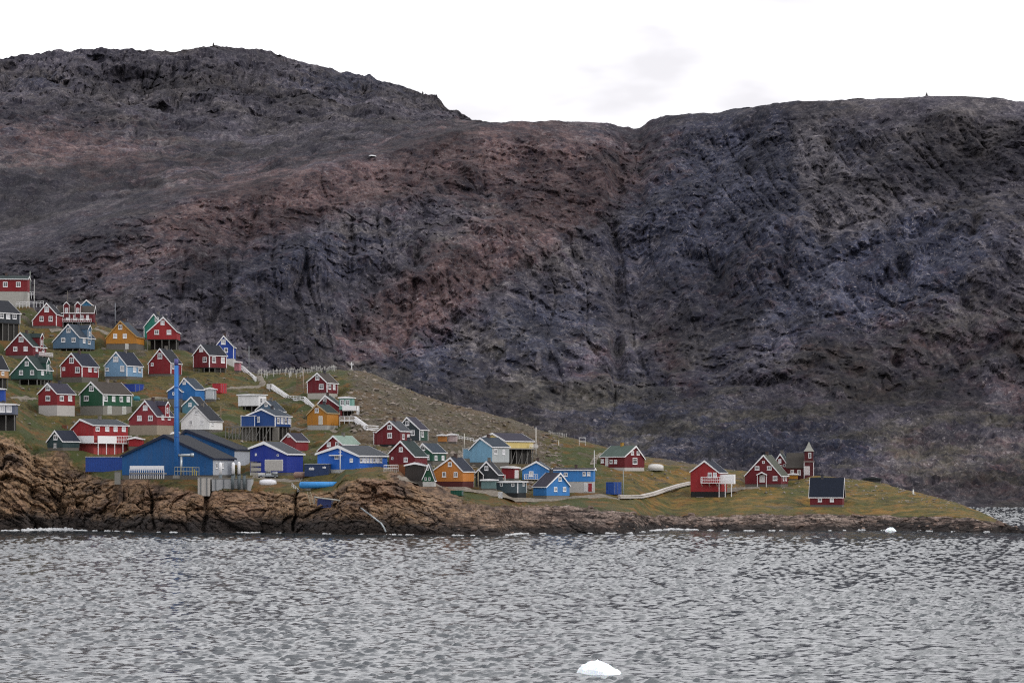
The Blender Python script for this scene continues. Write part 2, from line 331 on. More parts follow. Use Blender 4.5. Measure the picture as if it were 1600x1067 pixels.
H("dark slate house with small porch gable, right of the orange house", '#363c42', (743,778), (760,720), (740,741), 758, 763, sx=786, roof='dark', w=[(760,731,6,7)], porch=(741,757,732.5,742))
H("teal grey garage below the dark slate house", '#6f8d8e', (752,774), (763,748), 750, 763, 765, roof='grey', dy=-7)
H("large light blue house with pale grey side wall on a slope", '#8cc0e0', (734,769), (751,683), (702,698), 722, 730, sx=796, roof='slate', w=[(774,705,5,8),(787,706,4,8)], sidecol='#c4cacb', annex=(720,736,701,716), k=1.0)
H("long pale yellow building raised on dark stilts", 'pyellow', (742,790), (770,676), (689,689), 700, 724, sx=834, roof='purple', base='stilt', dy=10, band2=1)
H("low crimson flat roofed annex with white roof edge", '#94202e', (784,803), (793,728), (730,731), 747, 750, sx=811, roof='#c8c4c0', d=[(807,741,5,12,'#e0dede')], k=0.5)
H("sky blue house with white balcony left of the long blue house", 'sky', (816,857), (838,720), (733,733), 749, 753, roof='slate', w=[(830,740,7,8)], bal=(820,841,741,748), dy=3)
H("low slate grey flat house on a dark plinth near the shore", '#4a5c66', (775,809), (792,751), (753,753), 770, 777, sx=823, base='dark', roof='#9aa0a4', w=[(783.5,757,4.5,5),(801.5,757.5,4.5,5),(818,757,3,5)], cb=1)
H("sky blue cottage with big dark roof sweeping to the left", 'sky', (854,890), (875,738), (760,759), 774, 778, sx=833, roof='purple', basecol='#8a8680', w=[(875,748,5,7),(868,764,5,7),(882,764,5,7)], k=0.9)
H("long sky blue house over a white ground floor with red door", 'sky', (927,930), (928.5,731), 734.5, 752, 769, sx=864, roof='purple', basecol='#c4c2be', w=[(884,741,6,6),(913,740,5,6),(920,740,5,6)], sd=[(922,761,6,13,'#a02a34'),(915,761,4,13,'#e0e0de')], k=1.6)
H("red house with sweeping green roof on the open meadow", 'dred', (976,1007), (993,696), (713,717), 730, 735, sx=938, roof='green', basecol='#ccc6c2', w=[(988,707.5,4.5,6),(997,707.5,4.5,6),(992,720,7,10),(962,721,4.5,6),(955,721,4.5,6),(941,720,4.5,6)], sd=[(948,722,4,12,'#e0dede')], ch=[0.55], k=1.5, chc='#b08a40')
H("bright red house with white balcony at the end of the boardwalk", 'bred', (1079,1123), (1101,719), (737,738), 768, 776, sx=1136, roof='navy', base='dark', w=[(1109,742,6,8),(1117,742,6,8)], bal=(1097,1145,745,754), balposts=1)
H("large dark red house with porch gable over its white door", 'dred', (1164,1220), (1193,710), (743,743), 756, 760, sx=1232, roof='#565a50', w=[(1183,731,7,6),(1202,731,7,6),(1193,722,4,4),(1211,747,7,7),(1224,747,2,8),(1228,747,2,8)], d=[(1191,748,7,11,'#e8e8e8')], porch=(1184,1199,737,741.5))
H("narrow dark red house behind the large porch gable house", 'dred', (1206,1238), (1219,708), (729,737), 748, 751, sx=1243, roof='dgrn', w=[(1218.5,720,4.5,6),(1226,727,3.5,4.5)], dy=14, d=[(1220,731,3.5,8,'#8a867e')])
H("low cottage with big navy roof facing the water, alone on the grass", 'dred', (1316,1319), (1317.5,746), 776, 788, 791, sx=1266, roof='#1c2434', w=[(1281.5,780,6,7),(1300,780,6,7)], k=1.2)
H("small yellow ochre shed between the red house and the church", '#c88a24', (1232,1246), (1239,739), (741,741), 748, 750, roof='#b8863a', dy=6)
H("small pink shed with white corners beside the tall blue house", '#c8808c', (366,374), (370,564), 566, 579, 582, sx=377, roof='#a8606c', dy=4)
H("low tarred black hut on the ridge right of the navy roofed cottage", '#1c2226', (1348,1376), (1362,745), (748,748), 752, 754, roof='#1e2428', dy=10, trim='#2a3034')
H("tiny orange shed on the slope above the green houses", '#c8823c', (684,697), (690,678), (680,680), 690, 692, roof='#8a5a34')
H("tiny pale pink shed right of the tiny orange shed", '#d0bcbc', (700,713), (706,677), (679,679), 690, 694, roof='#b0a4a0')
# factory buildings by the quay
H("big blue factory hall with wide low gable behind the tall chimney", 'blue', (191,332), (257,679), (712,716), 742, 748, sx=368, roof='dark', base='conc', cat='factory', trim='#182440', sidecol='#c6ccd6', k=0.8, name='factory', w=[(338,727,3,9),(348,727,3,9)], big=1)
H("second blue factory hall with white end wall behind the first", '#16609e', (262,366), (291,671), (700,702), 744, 748, sx=391, roof='dark', base='conc', cat='factory', trim='#182440', sidecol='#c4cad6', k=0.8, name='factory', dy=22, big=1)
H("navy hall with grey roof and two white roller doors", 'navy', (391,448), (413,690), (700,709), 738, 742, sx=474, roof='grey', base='conc', cat='warehouse', name='warehouse', w=[(400,710,3,4),(434,711,3,3)], d=[(400,733,17,25,'#c0bcb2'),(428,727,27,17,'#ccc8c2')], big=1)
H("bright cobalt blue hall with long row of white windows on the rocks", 'bblue', (496,560), (529,696), (709,712), 733, 738, sx=606, roof='grey', basecol='#c8c8c6', cat='hall', name='hall', w=[(526,714,6,6),(549,719,5,6)]+[(564+5.2*i,718.5,4.2,8) for i in range(7)], canopy=(517,535,711), big=1)

# where each building stands
def solve(h):
    g0, g1 = h['g']; pxc = (g0 + g1) / 2; Y = Yof(pxc, h['bp']) + h.get('dy', 0); s = F / Y
    gw = (g1 - g0) / s; k = h.get('k', 1.25); d = 1
    if h['sx'] is None: th = math.radians(6 if pxc < 1200 else 2); W = gw / math.cos(th); L = h.get('L', W * 1.2)
    else:
        sw = (h['sx'] - g1) / s if h['sx'] > g1 else (h['sx'] - g0) / s
        d = 1 if sw > 0 else -1; sw = abs(sw)
        th = math.atan(sw / gw / k); W = gw / math.cos(th); L = sw / math.sin(th)
        if L > 22: L = 22.0
    phi = math.atan((pxc - 800) / F); ang = d * th + phi
    X, Yf, Z = P(pxc, h['bp'], Y)
    back = Vector((math.sin(ang), math.cos(ang), 0))
    c = Vector((X, Yf, Z)) + back * (L / 2)
    h.update(Y=Y, s=s, W=W, L=L, ang=ang, th=th, dir=d, c=c, Z=Z)
for h in HOUSES: solve(h)
PADS = [(h['c'].x, h['c'].y, h['ang'], h['W'] / 2, h['L'] / 2, h['Z']) for h in HOUSES]
PADS.sort(key=lambda p: -p[1])
# ------------------------------------------------------------------ shore, village hill
def land_material():
    t = NT('tundra_and_rock'); g = t.geo.outputs['Position']; a = t.attr('mask')
    big = t.noise(g, 0.035, 5, 0.6); mid = t.noise(g, 0.16, 5, 0.65, 0.6); fine = t.noise(g, 0.9, 5, 0.7); str_ = t.noise(t.mapping(g, (1, 1, 5)), 0.28, 5, 0.65)
    pat = t.noise(t.mapping(g, (1, 1.5, 2.2)), 0.30, 6, 0.72, 0.8)
    grass = t.ramp(pat, [(0.32, (0.016, 0.015, 0.007)), (0.42, (0.044, 0.041, 0.014)), (0.48, (0.092, 0.075, 0.026)), (0.53, (0.046, 0.048, 0.014)), (0.58, (0.142, 0.098, 0.030)), (0.64, (0.060, 0.060, 0.018)), (0.72, (0.125, 0.10, 0.05)), (0.80, (0.20, 0.165, 0.115))])
    grass = t.mix(t.remap(mid, 0.51, 0.58, 0, 0.85), grass, t.mix(fine, (0.06, 0.030, 0.010, 1), (0.19, 0.088, 0.022, 1)))
    grass = t.mix(t.remap(t.noise(g, 0.075, 4, 0.6), 0.50, 0.43, 0, 0.9), grass, t.mix(fine, (0.018, 0.026, 0.008, 1), (0.062, 0.082, 0.022, 1)))
    grass = t.mix(t.remap(fine, 0.52, 0.70, 0, 0.55), grass, (0.030, 0.027, 0.017, 1))
    grass = t.mix(t.math('MULTIPLY', t.remap(pat, 0.40, 0.57, 0.12, 0.82), a[2]), grass, t.mix(t.remap(mid, .4, .6), (0.070, 0.070, 0.018, 1), (0.22, 0.130, 0.030, 1)))
    grass = t.mix(t.remap(t.noise(g, 0.55, 4, 0.6), 0.66, 0.73, 0, 0.7), grass, (0.17, 0.15, 0.13, 1))
    stony = t.ramp(t.noise(g, 0.32, 6, 0.7, 0.5), [(0.32, (0.03, 0.025, 0.02)), (0.43, (0.068, 0.057, 0.043)), (0.5, (0.118, 0.098, 0.082)), (0.56, (0.06, 0.050, 0.028)), (0.64, (0.105, 0.080, 0.063)), (0.8, (0.27, 0.235, 0.205))])
    stony = t.mix(t.remap(big, 0.5, 0.62, 0, 0.6), stony, (0.11, 0.068, 0.04, 1))
    sm = t.remap(t.math('ADD', a[1], t.math('MULTIPLY', t.math('SUBTRACT', t.noise(g, 0.22, 4, 0.65), 0.5), 2.2)), 0.35, 0.95, 0.0, 0.85)
    col = t.mix(sm, grass, stony)
    # rock: brown gneiss with dark joints
    vw = t.n('ShaderNodeVectorMath', operation='ADD'); t.l(t.mapping(g, (0.32, 0.32, 0.62), (0.25, 0.2, 0.3)), vw.inputs[0])
    nz = t.n('ShaderNodeTexNoise'); t.l(g, nz.inputs['Vector']); nz.inputs['Scale'].default_value = 0.35; nz.inputs['Detail'].default_value = 3
    sc_ = t.n('ShaderNodeVectorMath', operation='SCALE'); t.l(nz.outputs[1], sc_.inputs[0]); sc_.inputs[3].default_value = 0.9; t.l(sc_.outputs[0], vw.inputs[1])
    cr = t.voro(vw.outputs[0], 1.0, 'DISTANCE_TO_EDGE')[0]; cr2 = t.voro(vw.outputs[0], 2.7, 'DISTANCE_TO_EDGE')[0]
    rock = t.ramp(str_, [(0.30, (0.040, 0.028, 0.021)), (0.43, (0.17, 0.110, 0.064)), (0.52, (0.34, 0.215, 0.125)), (0.6, (0.16, 0.104, 0.066)), (0.7, (0.42, 0.29, 0.185)), (0.82, (0.55, 0.43, 0.31))])
    rock = t.mix(t.remap(big, 0.5, 0.62, 0, 0.5), rock, t.mix(fine, (0.10, 0.055, 0.042, 1), (0.28, 0.165, 0.125, 1)))
    rock = t.mix(t.remap(t.sep(g)[0], -25, 20, 0, 0.88), rock, t.ramp(t.noise(t.mapping(g, (0.35, 1.2, 2.5)), 0.5, 5, 0.7, 0.6), [(0.34, (0.035, 0.029, 0.029)), (0.44, (0.14, 0.108, 0.095)), (0.51, (0.42, 0.325, 0.285)), (0.56, (0.12, 0.092, 0.083)), (0.64, (0.58, 0.49, 0.44))]))
    rock = t.mix(t.math('MULTIPLY', t.remap(t.sep(g)[0], -25, 15, 0, 1), t.remap(t.noise(t.mapping(g, (0.14, 0.5, 1.2)), 0.9, 4, 0.65, 0.8), 0.5, 0.42, 0, 0.85)), rock, (0.022, 0.018, 0.019, 1))
    rock = t.mix(t.remap(t.noise(g, 0.11, 4, 0.6), 0.51, 0.63, 0, 0.78), rock, (0.050, 0.036, 0.032, 1))
    rock = t.mix(t.remap(fine, 0.46, 0.36, 0, 0.7), rock, (0.03, 0.022, 0.018, 1))
    rock = t.mix(t.remap(cr, 0.0, 0.05, 0.45, 0), rock, (0.015, 0.011, 0.010, 1))
    rock = t.mix(t.remap(cr2, 0.0, 0.06, 0.25, 0), rock, (0.02, 0.015, 0.013, 1))
    rm = t.remap(t.math('ADD', a[0], t.math('MULTIPLY', t.math('SUBTRACT', fine, 0.5), 0.9)), 0.35, 0.6, 0, 1)
    col = t.mix(rm, col, rock)
    z = t.sep(g)[2]; tide = t.remap(t.sep(g)[0], -35, 15, 1.0, 2.3); zz = t.math('MULTIPLY', tide, t.math('ADD', z, t.math('MULTIPLY', t.math('SUBTRACT', t.noise(g, 0.12, 4, 0.6), 0.5), 6.0)))
    wet = t.mix(fine, (0.010, 0.009, 0.010, 1), (0.045, 0.038, 0.036, 1))
    col = t.mix(t.remap(zz, 2.6, 5.2, 0.94, 0.0), col, wet)
    col = t.mix(1.0, col, (0.82, 0.82, 0.82, 1), 'MULTIPLY')
    h = t.math('ADD', t.math('MULTIPLY', fine, 0.5), t.math('ADD', t.math('MULTIPLY', t.remap(cr, 0, 0.16), t.math('MULTIPLY', a[0], 1.0)), t.math('MULTIPLY', t.noise(g, 3.0, 3, 0.6), 0.25)))
    t.bump(h, 0.8, 0.5)
    return t.done(col, 0.9, 0.2)
LANDM = land_material()
U = np.arange(-262, 1862, 1.45)
NS, NR, NG, NB = 10, 120, 235, 30
ps, pr, pc = SHORE(U), ROCKT(U), CREST(U); Ys = shoreY(U); Yr = Ys + ROCKD(U); Yc = np.maximum(CRESTY(U), Yr + 4)
rows_py = []; rows_Y = []; rows_t = []; zc = CAMH - (pc - HOR) / F * Yc
Zrows = []
for i in range(NS):
    f = 1 - i / NS; Y = Ys - 9 * f; rows_Y.append(Y); Zrows.append(-3.0 * f + 0 * Y); rows_t.append(-0.12 * f + 0 * U)
for i in range(NR):
    t_ = i / NR; Y = Ys + (Yr - Ys) * t_ ** 1.6; py = ps + (pr - ps) * t_; rows_Y.append(Y); Zrows.append(CAMH - (py - HOR) / F * Y); rows_t.append(t_ + 0 * U)
for i in range(NG):
    t_ = i / (NG - 1); Y = Yr + (Yc - Yr) * t_; py = pr + (pc - pr) * t_; rows_Y.append(Y); Zrows.append(CAMH - (py - HOR) / F * Y); rows_t.append(1 + t_ + 0 * U)
for i in range(1, NB + 1):
    t_ = i / NB; d = 190 * t_ ** 1.3; Y = Yc + d; z = np.maximum(zc - 0.02 * d - 0.0035 * d * d * (0.35 + 0.65 * sstep(20, 60, zc)), -4); rows_Y.append(Y); Zrows.append(z); rows_t.append(2 + t_ + 0 * U)
LY = np.array(rows_Y); LZ = np.array(Zrows); LT = np.array(rows_t); LU = np.broadcast_to(U, LY.shape)
LX = (LU - 800) / F * LY
flat0 = LZ.copy()
# masks
mr = 1 - sstep(0.70, 1.07, LT)
mr = np.maximum(mr, (1 - sstep(1.0, 1.3, LT)) * sstep(560, 640, LU) * (1 - sstep(690, 760, LU)) * 0.8)
mr = np.maximum(mr, 0.75 * sstep(1360, 1480, LU) * (1 - sstep(0.8, 1.25, LT)))
stony = sstep(1.15, 1.32, LT) * sstep(520, 570, LU) * (1 - sstep(835, 880, LU)) * sstep(-0.02, 0.18, LT - 1.15 - 0.0006 * (LU - 560))
stony = np.maximum(stony, 0.45 * sstep(1.9, 2.0, LT)) * (LT > 1)
n_ = fbm(LX / 14, LY / 14, LZ / 9, 4)
stony = np.clip(stony + 0.75 * sstep(.38, .6, n_) * sstep(1.05, 1.15, LT), 0, 1)
golden = sstep(900, 1050, LU) * sstep(1.0, 1.1, LT)
# relief of the cliffs: ledges, joints and blocks (pushed towards the water and up)
cl = mr * sstep(-0.12, 0.1, LT)
hgt = np.clip((CAMH - (pr - HOR) / F * Yr) / 14.0, 0.25, 1.3)[None, :]
wx = LX + 3 * perlin(LX / 9, LY / 9, LZ / 9); wz = LZ + 0.22 * LX + 2.0 * perlin(LX / 11 + 7, LY / 11, LZ / 7)
sel = cl > 0.02
rel = np.zeros_like(LX)
X_, Y_, Z_, W_, V_ = (np.broadcast_to(a, LX.shape)[sel] for a in (LX, LY, LZ, wx, wz))
q = 2.6 * ridged(W_ / 19, Y_ / 19, V_ / 15, 3)
e1, b1_ = worley(W_ / 8.5, Y_ / 7, (V_ + .35 * W_) / 5.0); e2, b2_ = worley(W_ / 3.1 + 40, Y_ / 3.0, (V_ + .3 * W_) / 1.7, 7); e3, b3_ = worley(W_ / 1.25, Y_ / 1.3 + 30, (V_ + .25 * W_) / .75, 31)
q += 3.6 * b1_ + 1.5 * b2_ + 0.55 * b3_ - 0.8 * np.exp(-(e1 / .08) ** 2) - 0.35 * np.exp(-(e2 / .09) ** 2) - 0.15 * np.exp(-(e3 / .12) ** 2)
rel[sel] = q
amp = cl * hgt
LY2 = LY - amp * (rel - 0.6) * (0.35 + 0.65 * np.sin(np.clip(LT, 0, 1) * np.pi) ** 0.7)
dz = amp * 0.28 * (rel - 0.6) * (1 - sstep(0.75, 1.0, LT) * 0.5)
low = cl * sstep(640, 760, LU) * sstep(0.0, 0.2, LT)
dz += low * (1.5 * ridged((LX + .7 * LY) / 15, LY / 5.0, 0 * LX, 4, .62) + 0.35 * np.abs(((LZ + dz + .05 * LX) / .9) % 1 - .5) - 0.3)
LY2 = LY2 * (1 - .7 * low) + LY * .7 * low
# narrow clefts in the quay rocks
for uc, w, dep in ((461, 2.4, 5), (237, 2.2, 4), (322, 4, 4), (52, 7, 3)):
    k = np.exp(-((LU - uc - 9 * (LT - 0.5) * np.sin(uc) - 5.0 * perlin(LZ / 3 + uc, LZ * 0, LZ * 0)) / w) ** 2) * sstep(1.02, 0.9, LT) * sstep(0.0, 0.1, LT)
    LY2 = LY2 + dep * k; dz -= 0.5 * k
gm = sstep(1.0, 1.12, LT) * (1 - mr)
hum = 0.6 * fbm(LX / 17, LY / 17, 0 * LX, 3) + 0.5 * fbm(LX / 4.5, LY / 4.5, 0 * LX + 3, 3)
hum = hum + 0.25 * ridged(LX / 3.2, LY / 4, 0 * LX, 3) + stony * (0.9 * ridged(LX / 7, LY / 9, LZ / 7, 4) - 0.2) * (1 - 0.5 * sstep(1.9, 2.0, LT))
hum = hum + sstep(980, 1080, LU) * sstep(1.5, 1.9, LT) * (0.55 * fbm(LX / 9, LY / 12, 0 * LX + 8, 3))
dz += gm * hum * (0.45 + 0.55 * sstep(1.0, 1.25, LT)) * (0.35 + 0.65 * sstep(2.0, 1.9, LT)) * (1 - 0.5 * sstep(900, 1100, LU))
LZ = LZ + dz; LY = LY2; LX = (LU - 800) / F * LY2
# level ground cut or filled round every building
for (hx, hy, a, hw, hl, z) in PADS:
    m = np.abs(LX - hx) < 22; m &= np.abs(LY - hy) < 26; m &= (LT > 0.6)
    if not m.any(): continue
    rx, ry = math.cos(a), -math.sin(a); bx, by = math.sin(a), math.cos(a)
    dx, dy = LX[m] - hx, LY[m] - hy
    lx = np.abs(dx * rx + dy * ry) - hw; ly = np.abs(dx * bx + dy * by) - hl
    dist = np.hypot(np.maximum(lx, 0), np.maximum(ly, 0))
    w = 1 - sstep(0.4, 4.5, dist)
    LZ[m] = LZ[m] * (1 - w) + (z - 0.12) * w
# the road and yard levels are worn in by hand further on
mask = np.stack([mr, stony, golden, np.ones_like(mr)], -1)
tag(grid_mesh('hillside_ground', LX, LY, LZ, LANDM, False, {'mask': mask}), kind='structure')
LPY = HOR + (CAMH - LZ) * F / LY
def hit(px, py, tmin=-0.05, tmax=2.05):
    """first point of the built ground met in a photograph direction"""
    c = (px - U[0]) / 1.45; i = int(np.clip(math.floor(c), 0, len(U) - 2)); f = c - i
    col = LPY[:, i] * (1 - f) + LPY[:, i + 1] * f; T = LT[:, i]
    idx = np.where((col <= py) & (T >= tmin) & (T <= tmax))[0]
    k = idx[0] if len(idx) else int(np.argmin(np.where(T <= tmax, col, 1e9)))
    y = LY[k, i] * (1 - f) + LY[k, i + 1] * f; z = LZ[k, i] * (1 - f) + LZ[k, i + 1] * f
    return Vector(((px - 800) / F * y, y, z))
def zat(x, y):
    """height of the built ground under a map position"""
    u = 800 + x / y * F; c = (u - U[0]) / 1.45; i = int(np.clip(round(c), 0, len(U) - 1))
    return float(np.interp(y, LY[NS + 30:, i], LZ[NS + 30:, i]))

# ------------------------------------------------------------------ the mountain behind
CR = ci([(-800,500),(-300,430),(0,392),(100,366),(200,335),(300,304),(400,288),(500,258),(600,236),(700,207),(760,194),(800,191),(850,190.5),(900,192),(940,191.5),(975,199),(1000,200.5),(1015,190),(1040,181),(1070,178),(1100,178),(1120,181),(1160,172),(1210,163),(1260,160),(1310,157),(1330,159),(1400,154),(1450,149.5),(1500,151),(1550,153),(1575,158),(1600,161),(1700,168),(1900,190),(2300,230)])
CRY = ci([(-800,1500),(0,1560),(400,1680),(760,1880),(1000,1950),(1200,1850),(1600,1760),(2300,1700)])
FT = ci([(-800,330),(-200,265),(0,232),(150,238),(300,240),(400,238),(450,222),(520,205),(600,198),(700,192),(745,191.5),(800,194),(900,195),(1000,203),(1100,182),(1200,167),(1450,153),(1600,165),(2300,236)])
RG = ci([(-800,190),(-200,110),(0,93.5),(50,89),(100,83),(130,78),(170,77),(210,82),(250,78),(290,76),(325,73),(345,73),(380,78),(420,83),(460,90),(510,102),(560,117),(620,131),(660,146),(700,170),(728,185),(745,189.5),(790,196),(900,198),(1000,206),(1100,186),(1200,171),(1450,157),(1600,169),(2300,240)])
MU = np.arange(-640, 2240, 1.9)
c, cy, ft, rg = CR(MU), CRY(MU), FT(MU), RG(MU)
def ylev(py, Y): return CAMH - (py - HOR) / F * Y
b0 = 1090 + 0 * MU; b1 = 1134 + 0 * MU
K = [(811 + 0*MU, b0, 14), (793 + 0*MU, b1, 120), (793 + (c - 793) * 0.27, b1 + 0.36 * (cy - b1), 150), (793 + (c - 793) * 0.72, b1 + 0.66 * (cy - b1), 110), (793 + (c - 793) * 0.92, b1 + 0.88 * (cy - b1), 40), (c, cy, 36)]
hz = np.clip((c - ft) / 8, 0.15, 1); fY = cy + 60 + 420 * hz
K += [(ft, fY, 110), (rg, fY + 120 + 380 * np.clip((ft - rg) / 60, 0, 1), 20)]
pyr = []; Yr_ = []; kt = []
for a in range(len(K) - 1):
    n = K[a][2]
    for i in range(n):
        f = i / n; pyr.append(K[a][0] * (1 - f) + K[a + 1][0] * f); Yr_.append(K[a][1] * (1 - f) + K[a + 1][1] * f); kt.append(a + f)
pyr.append(K[-1][0]); Yr_.append(K[-1][1]); kt.append(len(K) - 1)
MY = np.array(Yr_); MPY = np.array(pyr); KT = np.array(kt)[:, None] + 0 * MU[None, :]
MZ = CAMH - (MPY - HOR) / F * MY
# round the kinks of the profile
for _ in range(6):
    MZ[1:-1] = 0.25 * MZ[:-2] + 0.5 * MZ[1:-1] + 0.25 * MZ[2:]; MY[1:-1] = 0.25 * MY[:-2] + 0.5 * MY[1:-1] + 0.25 * MY[2:]
MPY = HOR + (CAMH - MZ) * F / MY
for i in range(1, 15):    # the far side
    d = 40.0 * i; MY = np.vstack([MY, MY[-1] + 40]); MZ = np.vstack([MZ, MZ[-1] - 4 - 1.2 * i]); KT = np.vstack([KT, KT[-1] + 0.05]); MPY = np.vstack([MPY, MPY[-1]])
MUU = np.broadcast_to(MU, MY.shape); MX = (MUU - 800) / F * MY
steep = np.clip(sstep(1.7, 2.4, KT) * (1 - 0.75 * sstep(3.8, 4.9, KT)) + 0.35, 0, 1) + 0.55 * sstep(5.9, 6.3, KT) * (1 - sstep(6.9, 7.1, KT))
steep = steep * (0.30 + 0.70 * (1 - np.exp(-((KT - 5.0) / 0.35) ** 2) * sstep(700, 800, MUU)))
talus = (1 - sstep(1.6, 2.3, KT))
# gullies run down the slope leaning to the left, strata dip the other way
s1 = MX + 0.75 * MZ + 30 * perlin(MX / 150, MY / 150, MZ / 150); s2 = MX - 0.9 * MZ + 20 * perlin(MX / 90 + 5, MY / 90, MZ / 90)
wv = 14 * perlin(MX / 60, MY / 60, MZ / 60 + 9)
rel = 12 * ridged(s1 / 110, MZ / 260, MY / 400, 2) + 9 * ridged(s2 / 75 + 4, (MZ + wv) / 130, MY / 300, 2)
e1, b1_ = worley((s1 + wv) / 46, MY / 90, (MZ + wv) / 78, 3); e2, b2_ = worley((MX + .4 * MZ + wv) / 17, MY / 30, (MZ + .25 * MX) / 27, 11); e3, b3_ = worley((s1 + .5 * wv) / 6.5, MY / 12, (MZ - .3 * MX) / 8.5, 23)
brk = sstep(-.25, .35, perlin(MX / 55, MZ / 55, MY / 200)); brk2 = sstep(-.2, .4, perlin(MX / 31 + 7, MZ / 25, MY / 200))
rel += 9 * b1_ * sstep(0, .22, e1) + 5.5 * b2_ * (.4 + .6 * brk) * sstep(0, .13, e2) + 3.0 * b3_ * sstep(0, .12, e3) - 0.9 * np.exp(-(e1 / .07) ** 2) * brk2 - 1.0 * np.exp(-(e2 / .09) ** 2) * brk - 0.5 * np.exp(-(e3 / .13) ** 2) * brk2
rel += 2.0 * ridged((MX + wv) / 27, (MZ + .3 * MX) / 46, MY / 80, 3, .55) + 1.4 * ridged((MX - .5 * MZ) / 9, MZ / 13, MY / 20, 3, .75)
def pb(u0, p0, su, sp, rot=0.0):
    a = math.radians(rot); x = MUU - u0; y = MPY - p0; xr_ = x * math.cos(a) - y * math.sin(a); yr_ = x * math.sin(a) + y * math.cos(a)
    return np.exp(-(xr_ / su) ** 2 - (yr_ / sp) ** 2)
# upright ribs of the cliff bands, and slabs dipping to the left in the middle
ribs = np.clip(pb(240, 120, 330, 45) + pb(1280, 250, 340, 90) + pb(480, 430, 300, 110, 8) + .6 * pb(1250, 420, 300, 90), 0, 1)
wr = perlin(MX / 33, MZ / 33, 0 * MX + 3)
rel -= ribs * (5.5 * (1 - np.abs(perlin((MX + 7 * wr + .25 * MZ) / 9.5, MZ / 75, MY / 150)) * 2.2).clip(0) ** 2 + 2.8 * (1 - np.abs(perlin((MX + 5 * wr + .2 * MZ) / 3.8, MZ / 28, MY / 90 + 4)) * 2.2).clip(0) ** 2)
dome_ = np.clip(1.2 * pb(200, 128, 330, 42) + .8 * pb(520, 160, 160, 40), 0, 1)
rel -= dome_ * (11 * (1 - np.abs(perlin((MX + 12 * wr + .3 * MZ) / 21, MZ / 90, MY / 300 + 9)) * 2.0).clip(0) ** 2 + 6 * (1 - np.abs(perlin((MX + 8 * wr) / 60, (MZ + 6 * wr) / 15, MY / 300 + 2)) * 2.2).clip(0) ** 2 + 4 * (1 - np.abs(perlin((MX + 6 * wr) / 8, MZ / 30, MY / 200)) * 2.2).clip(0) ** 2)
dipm = np.clip(pb(790, 420, 260, 140, 30) + .6 * pb(1120, 620, 200, 90, 15), 0, 1); nn_ = MUU * .515 + MPY * .857 + 9 * perlin(MX / 45, MZ / 45, 0 * MX); al_ = MUU * .857 - MPY * .515
rel -= dipm * (.35 + .65 * brk2) * (3.2 * (1 - np.abs(perlin(nn_ / 17, al_ / 190, 0 * MX + 2)) * 2.4).clip(0) ** 2 + 1.8 * brk * (1 - np.abs(perlin(nn_ / 6.5, al_ / 80, 0 * MX + 7)) * 2.4).clip(0) ** 2)
crk = perlin((MX + 8 * perlin(MX / 40, MZ / 40, 0 * MX)) / 21, MZ / 110, MY / 200); rel -= 3.2 * np.exp(-(crk / .04) ** 2) * sstep(-.1, .35, perlin(MX / 130, MZ / 130, 0 * MX + 6))
crk = perlin((MX + .9 * MZ) / 130 + 9, (MZ - .35 * MX + wv) / 19, MY / 200); rel += 3.0 * np.abs(crk) - 1.6 * np.exp(-(crk / .05) ** 2) * brk
rel += 2.2 * ridged((MX + wv) / 12, MZ / 26, MY / 40, 3)
def polydist(pts):
    d = np.full(MX.shape, 1e9)
    for (x0, y0), (x1, y1) in zip(pts[:-1], pts[1:]):
        L2 = (x1 - x0) ** 2 + (y1 - y0) ** 2; t_ = np.clip(((MUU - x0) * (x1 - x0) + (MPY - y0) * (y1 - y0)) / L2, 0, 1)
        d = np.minimum(d, np.hypot(MUU - x0 - t_ * (x1 - x0), MPY - y0 - t_ * (y1 - y0)))
    return d + 3.5 * np.abs(perlin(MX / 14, MZ / 14, 0 * MX + 1)) + 2 * perlin(MX / 5, MZ / 5, 0 * MX)
for pts, wd, dep in (([(990,205),(968,260),(958,340),(966,430),(964,520),(966,590),(946,680)], 8, 22), ([(1005,432),(1030,400),(1075,392),(1110,402),(1135,440)], 7, 16), ([(720,470),(800,430),(880,385),(950,330)], 5, 11),
                     ([(690,505),(770,470),(850,420)], 4, 7), ([(1240,330),(1225,430),(1235,520)], 7, 12), ([(1300,210),(1280,300),(1290,390)], 6, 10), ([(1000,640),(1100,605),(1200,600),(1260,575)], 6, 9), ([(500,340),(470,430),(440,520)], 6, 10), ([(610,330),(590,420),(545,540)], 6, 10),
                     ([(400,330),(370,420),(330,500)], 5, 9), ([(1400,230),(1380,330),(1420,440),(1400,560)], 7, 12), ([(1500,300),(1440,360),(1330,400)], 7, 12), ([(860,560),(800,620),(770,660)], 5, 9), ([(1060,500),(1040,600),(985,690)], 6, 10), ([(700,300),(650,400),(640,520),(600,600)], 5, 8),
                     ([(1180,180),(1120,260),(1090,350)], 6, 11), ([(1530,170),(1545,280),(1500,420),(1530,560)], 7, 12), ([(60,150),(200,160),(330,185),(430,200)], 5, 14), ([(150,95),(190,150),(240,200)], 5, 8), ([(430,150),(470,180),(540,200)], 4, 8)):
    rel -= .62 * dep * np.exp(-(polydist(pts) / (1.35 * wd)) ** 2) * (.45 + .75 * brk2)
rel -= rel.mean()
disp = rel * steep
MY2 = MY - disp * 1.15
MZ2 = MZ + disp * 0.10 * (1 - sstep(4.2, 5.0, KT) * 0.8) + (1 - steep) * 1.4 * fbm(MX / 30, MY / 40, 0 * MX, 4) * sstep(0.9, 1.3, KT) + talus * (2.6 * ridged(MX / 16, MY / 22, MZ / 12, 4, .65) + 1.2 * ridged(MX / 5, MY / 7, MZ / 5, 2)) * sstep(0.95, 1.2, KT)
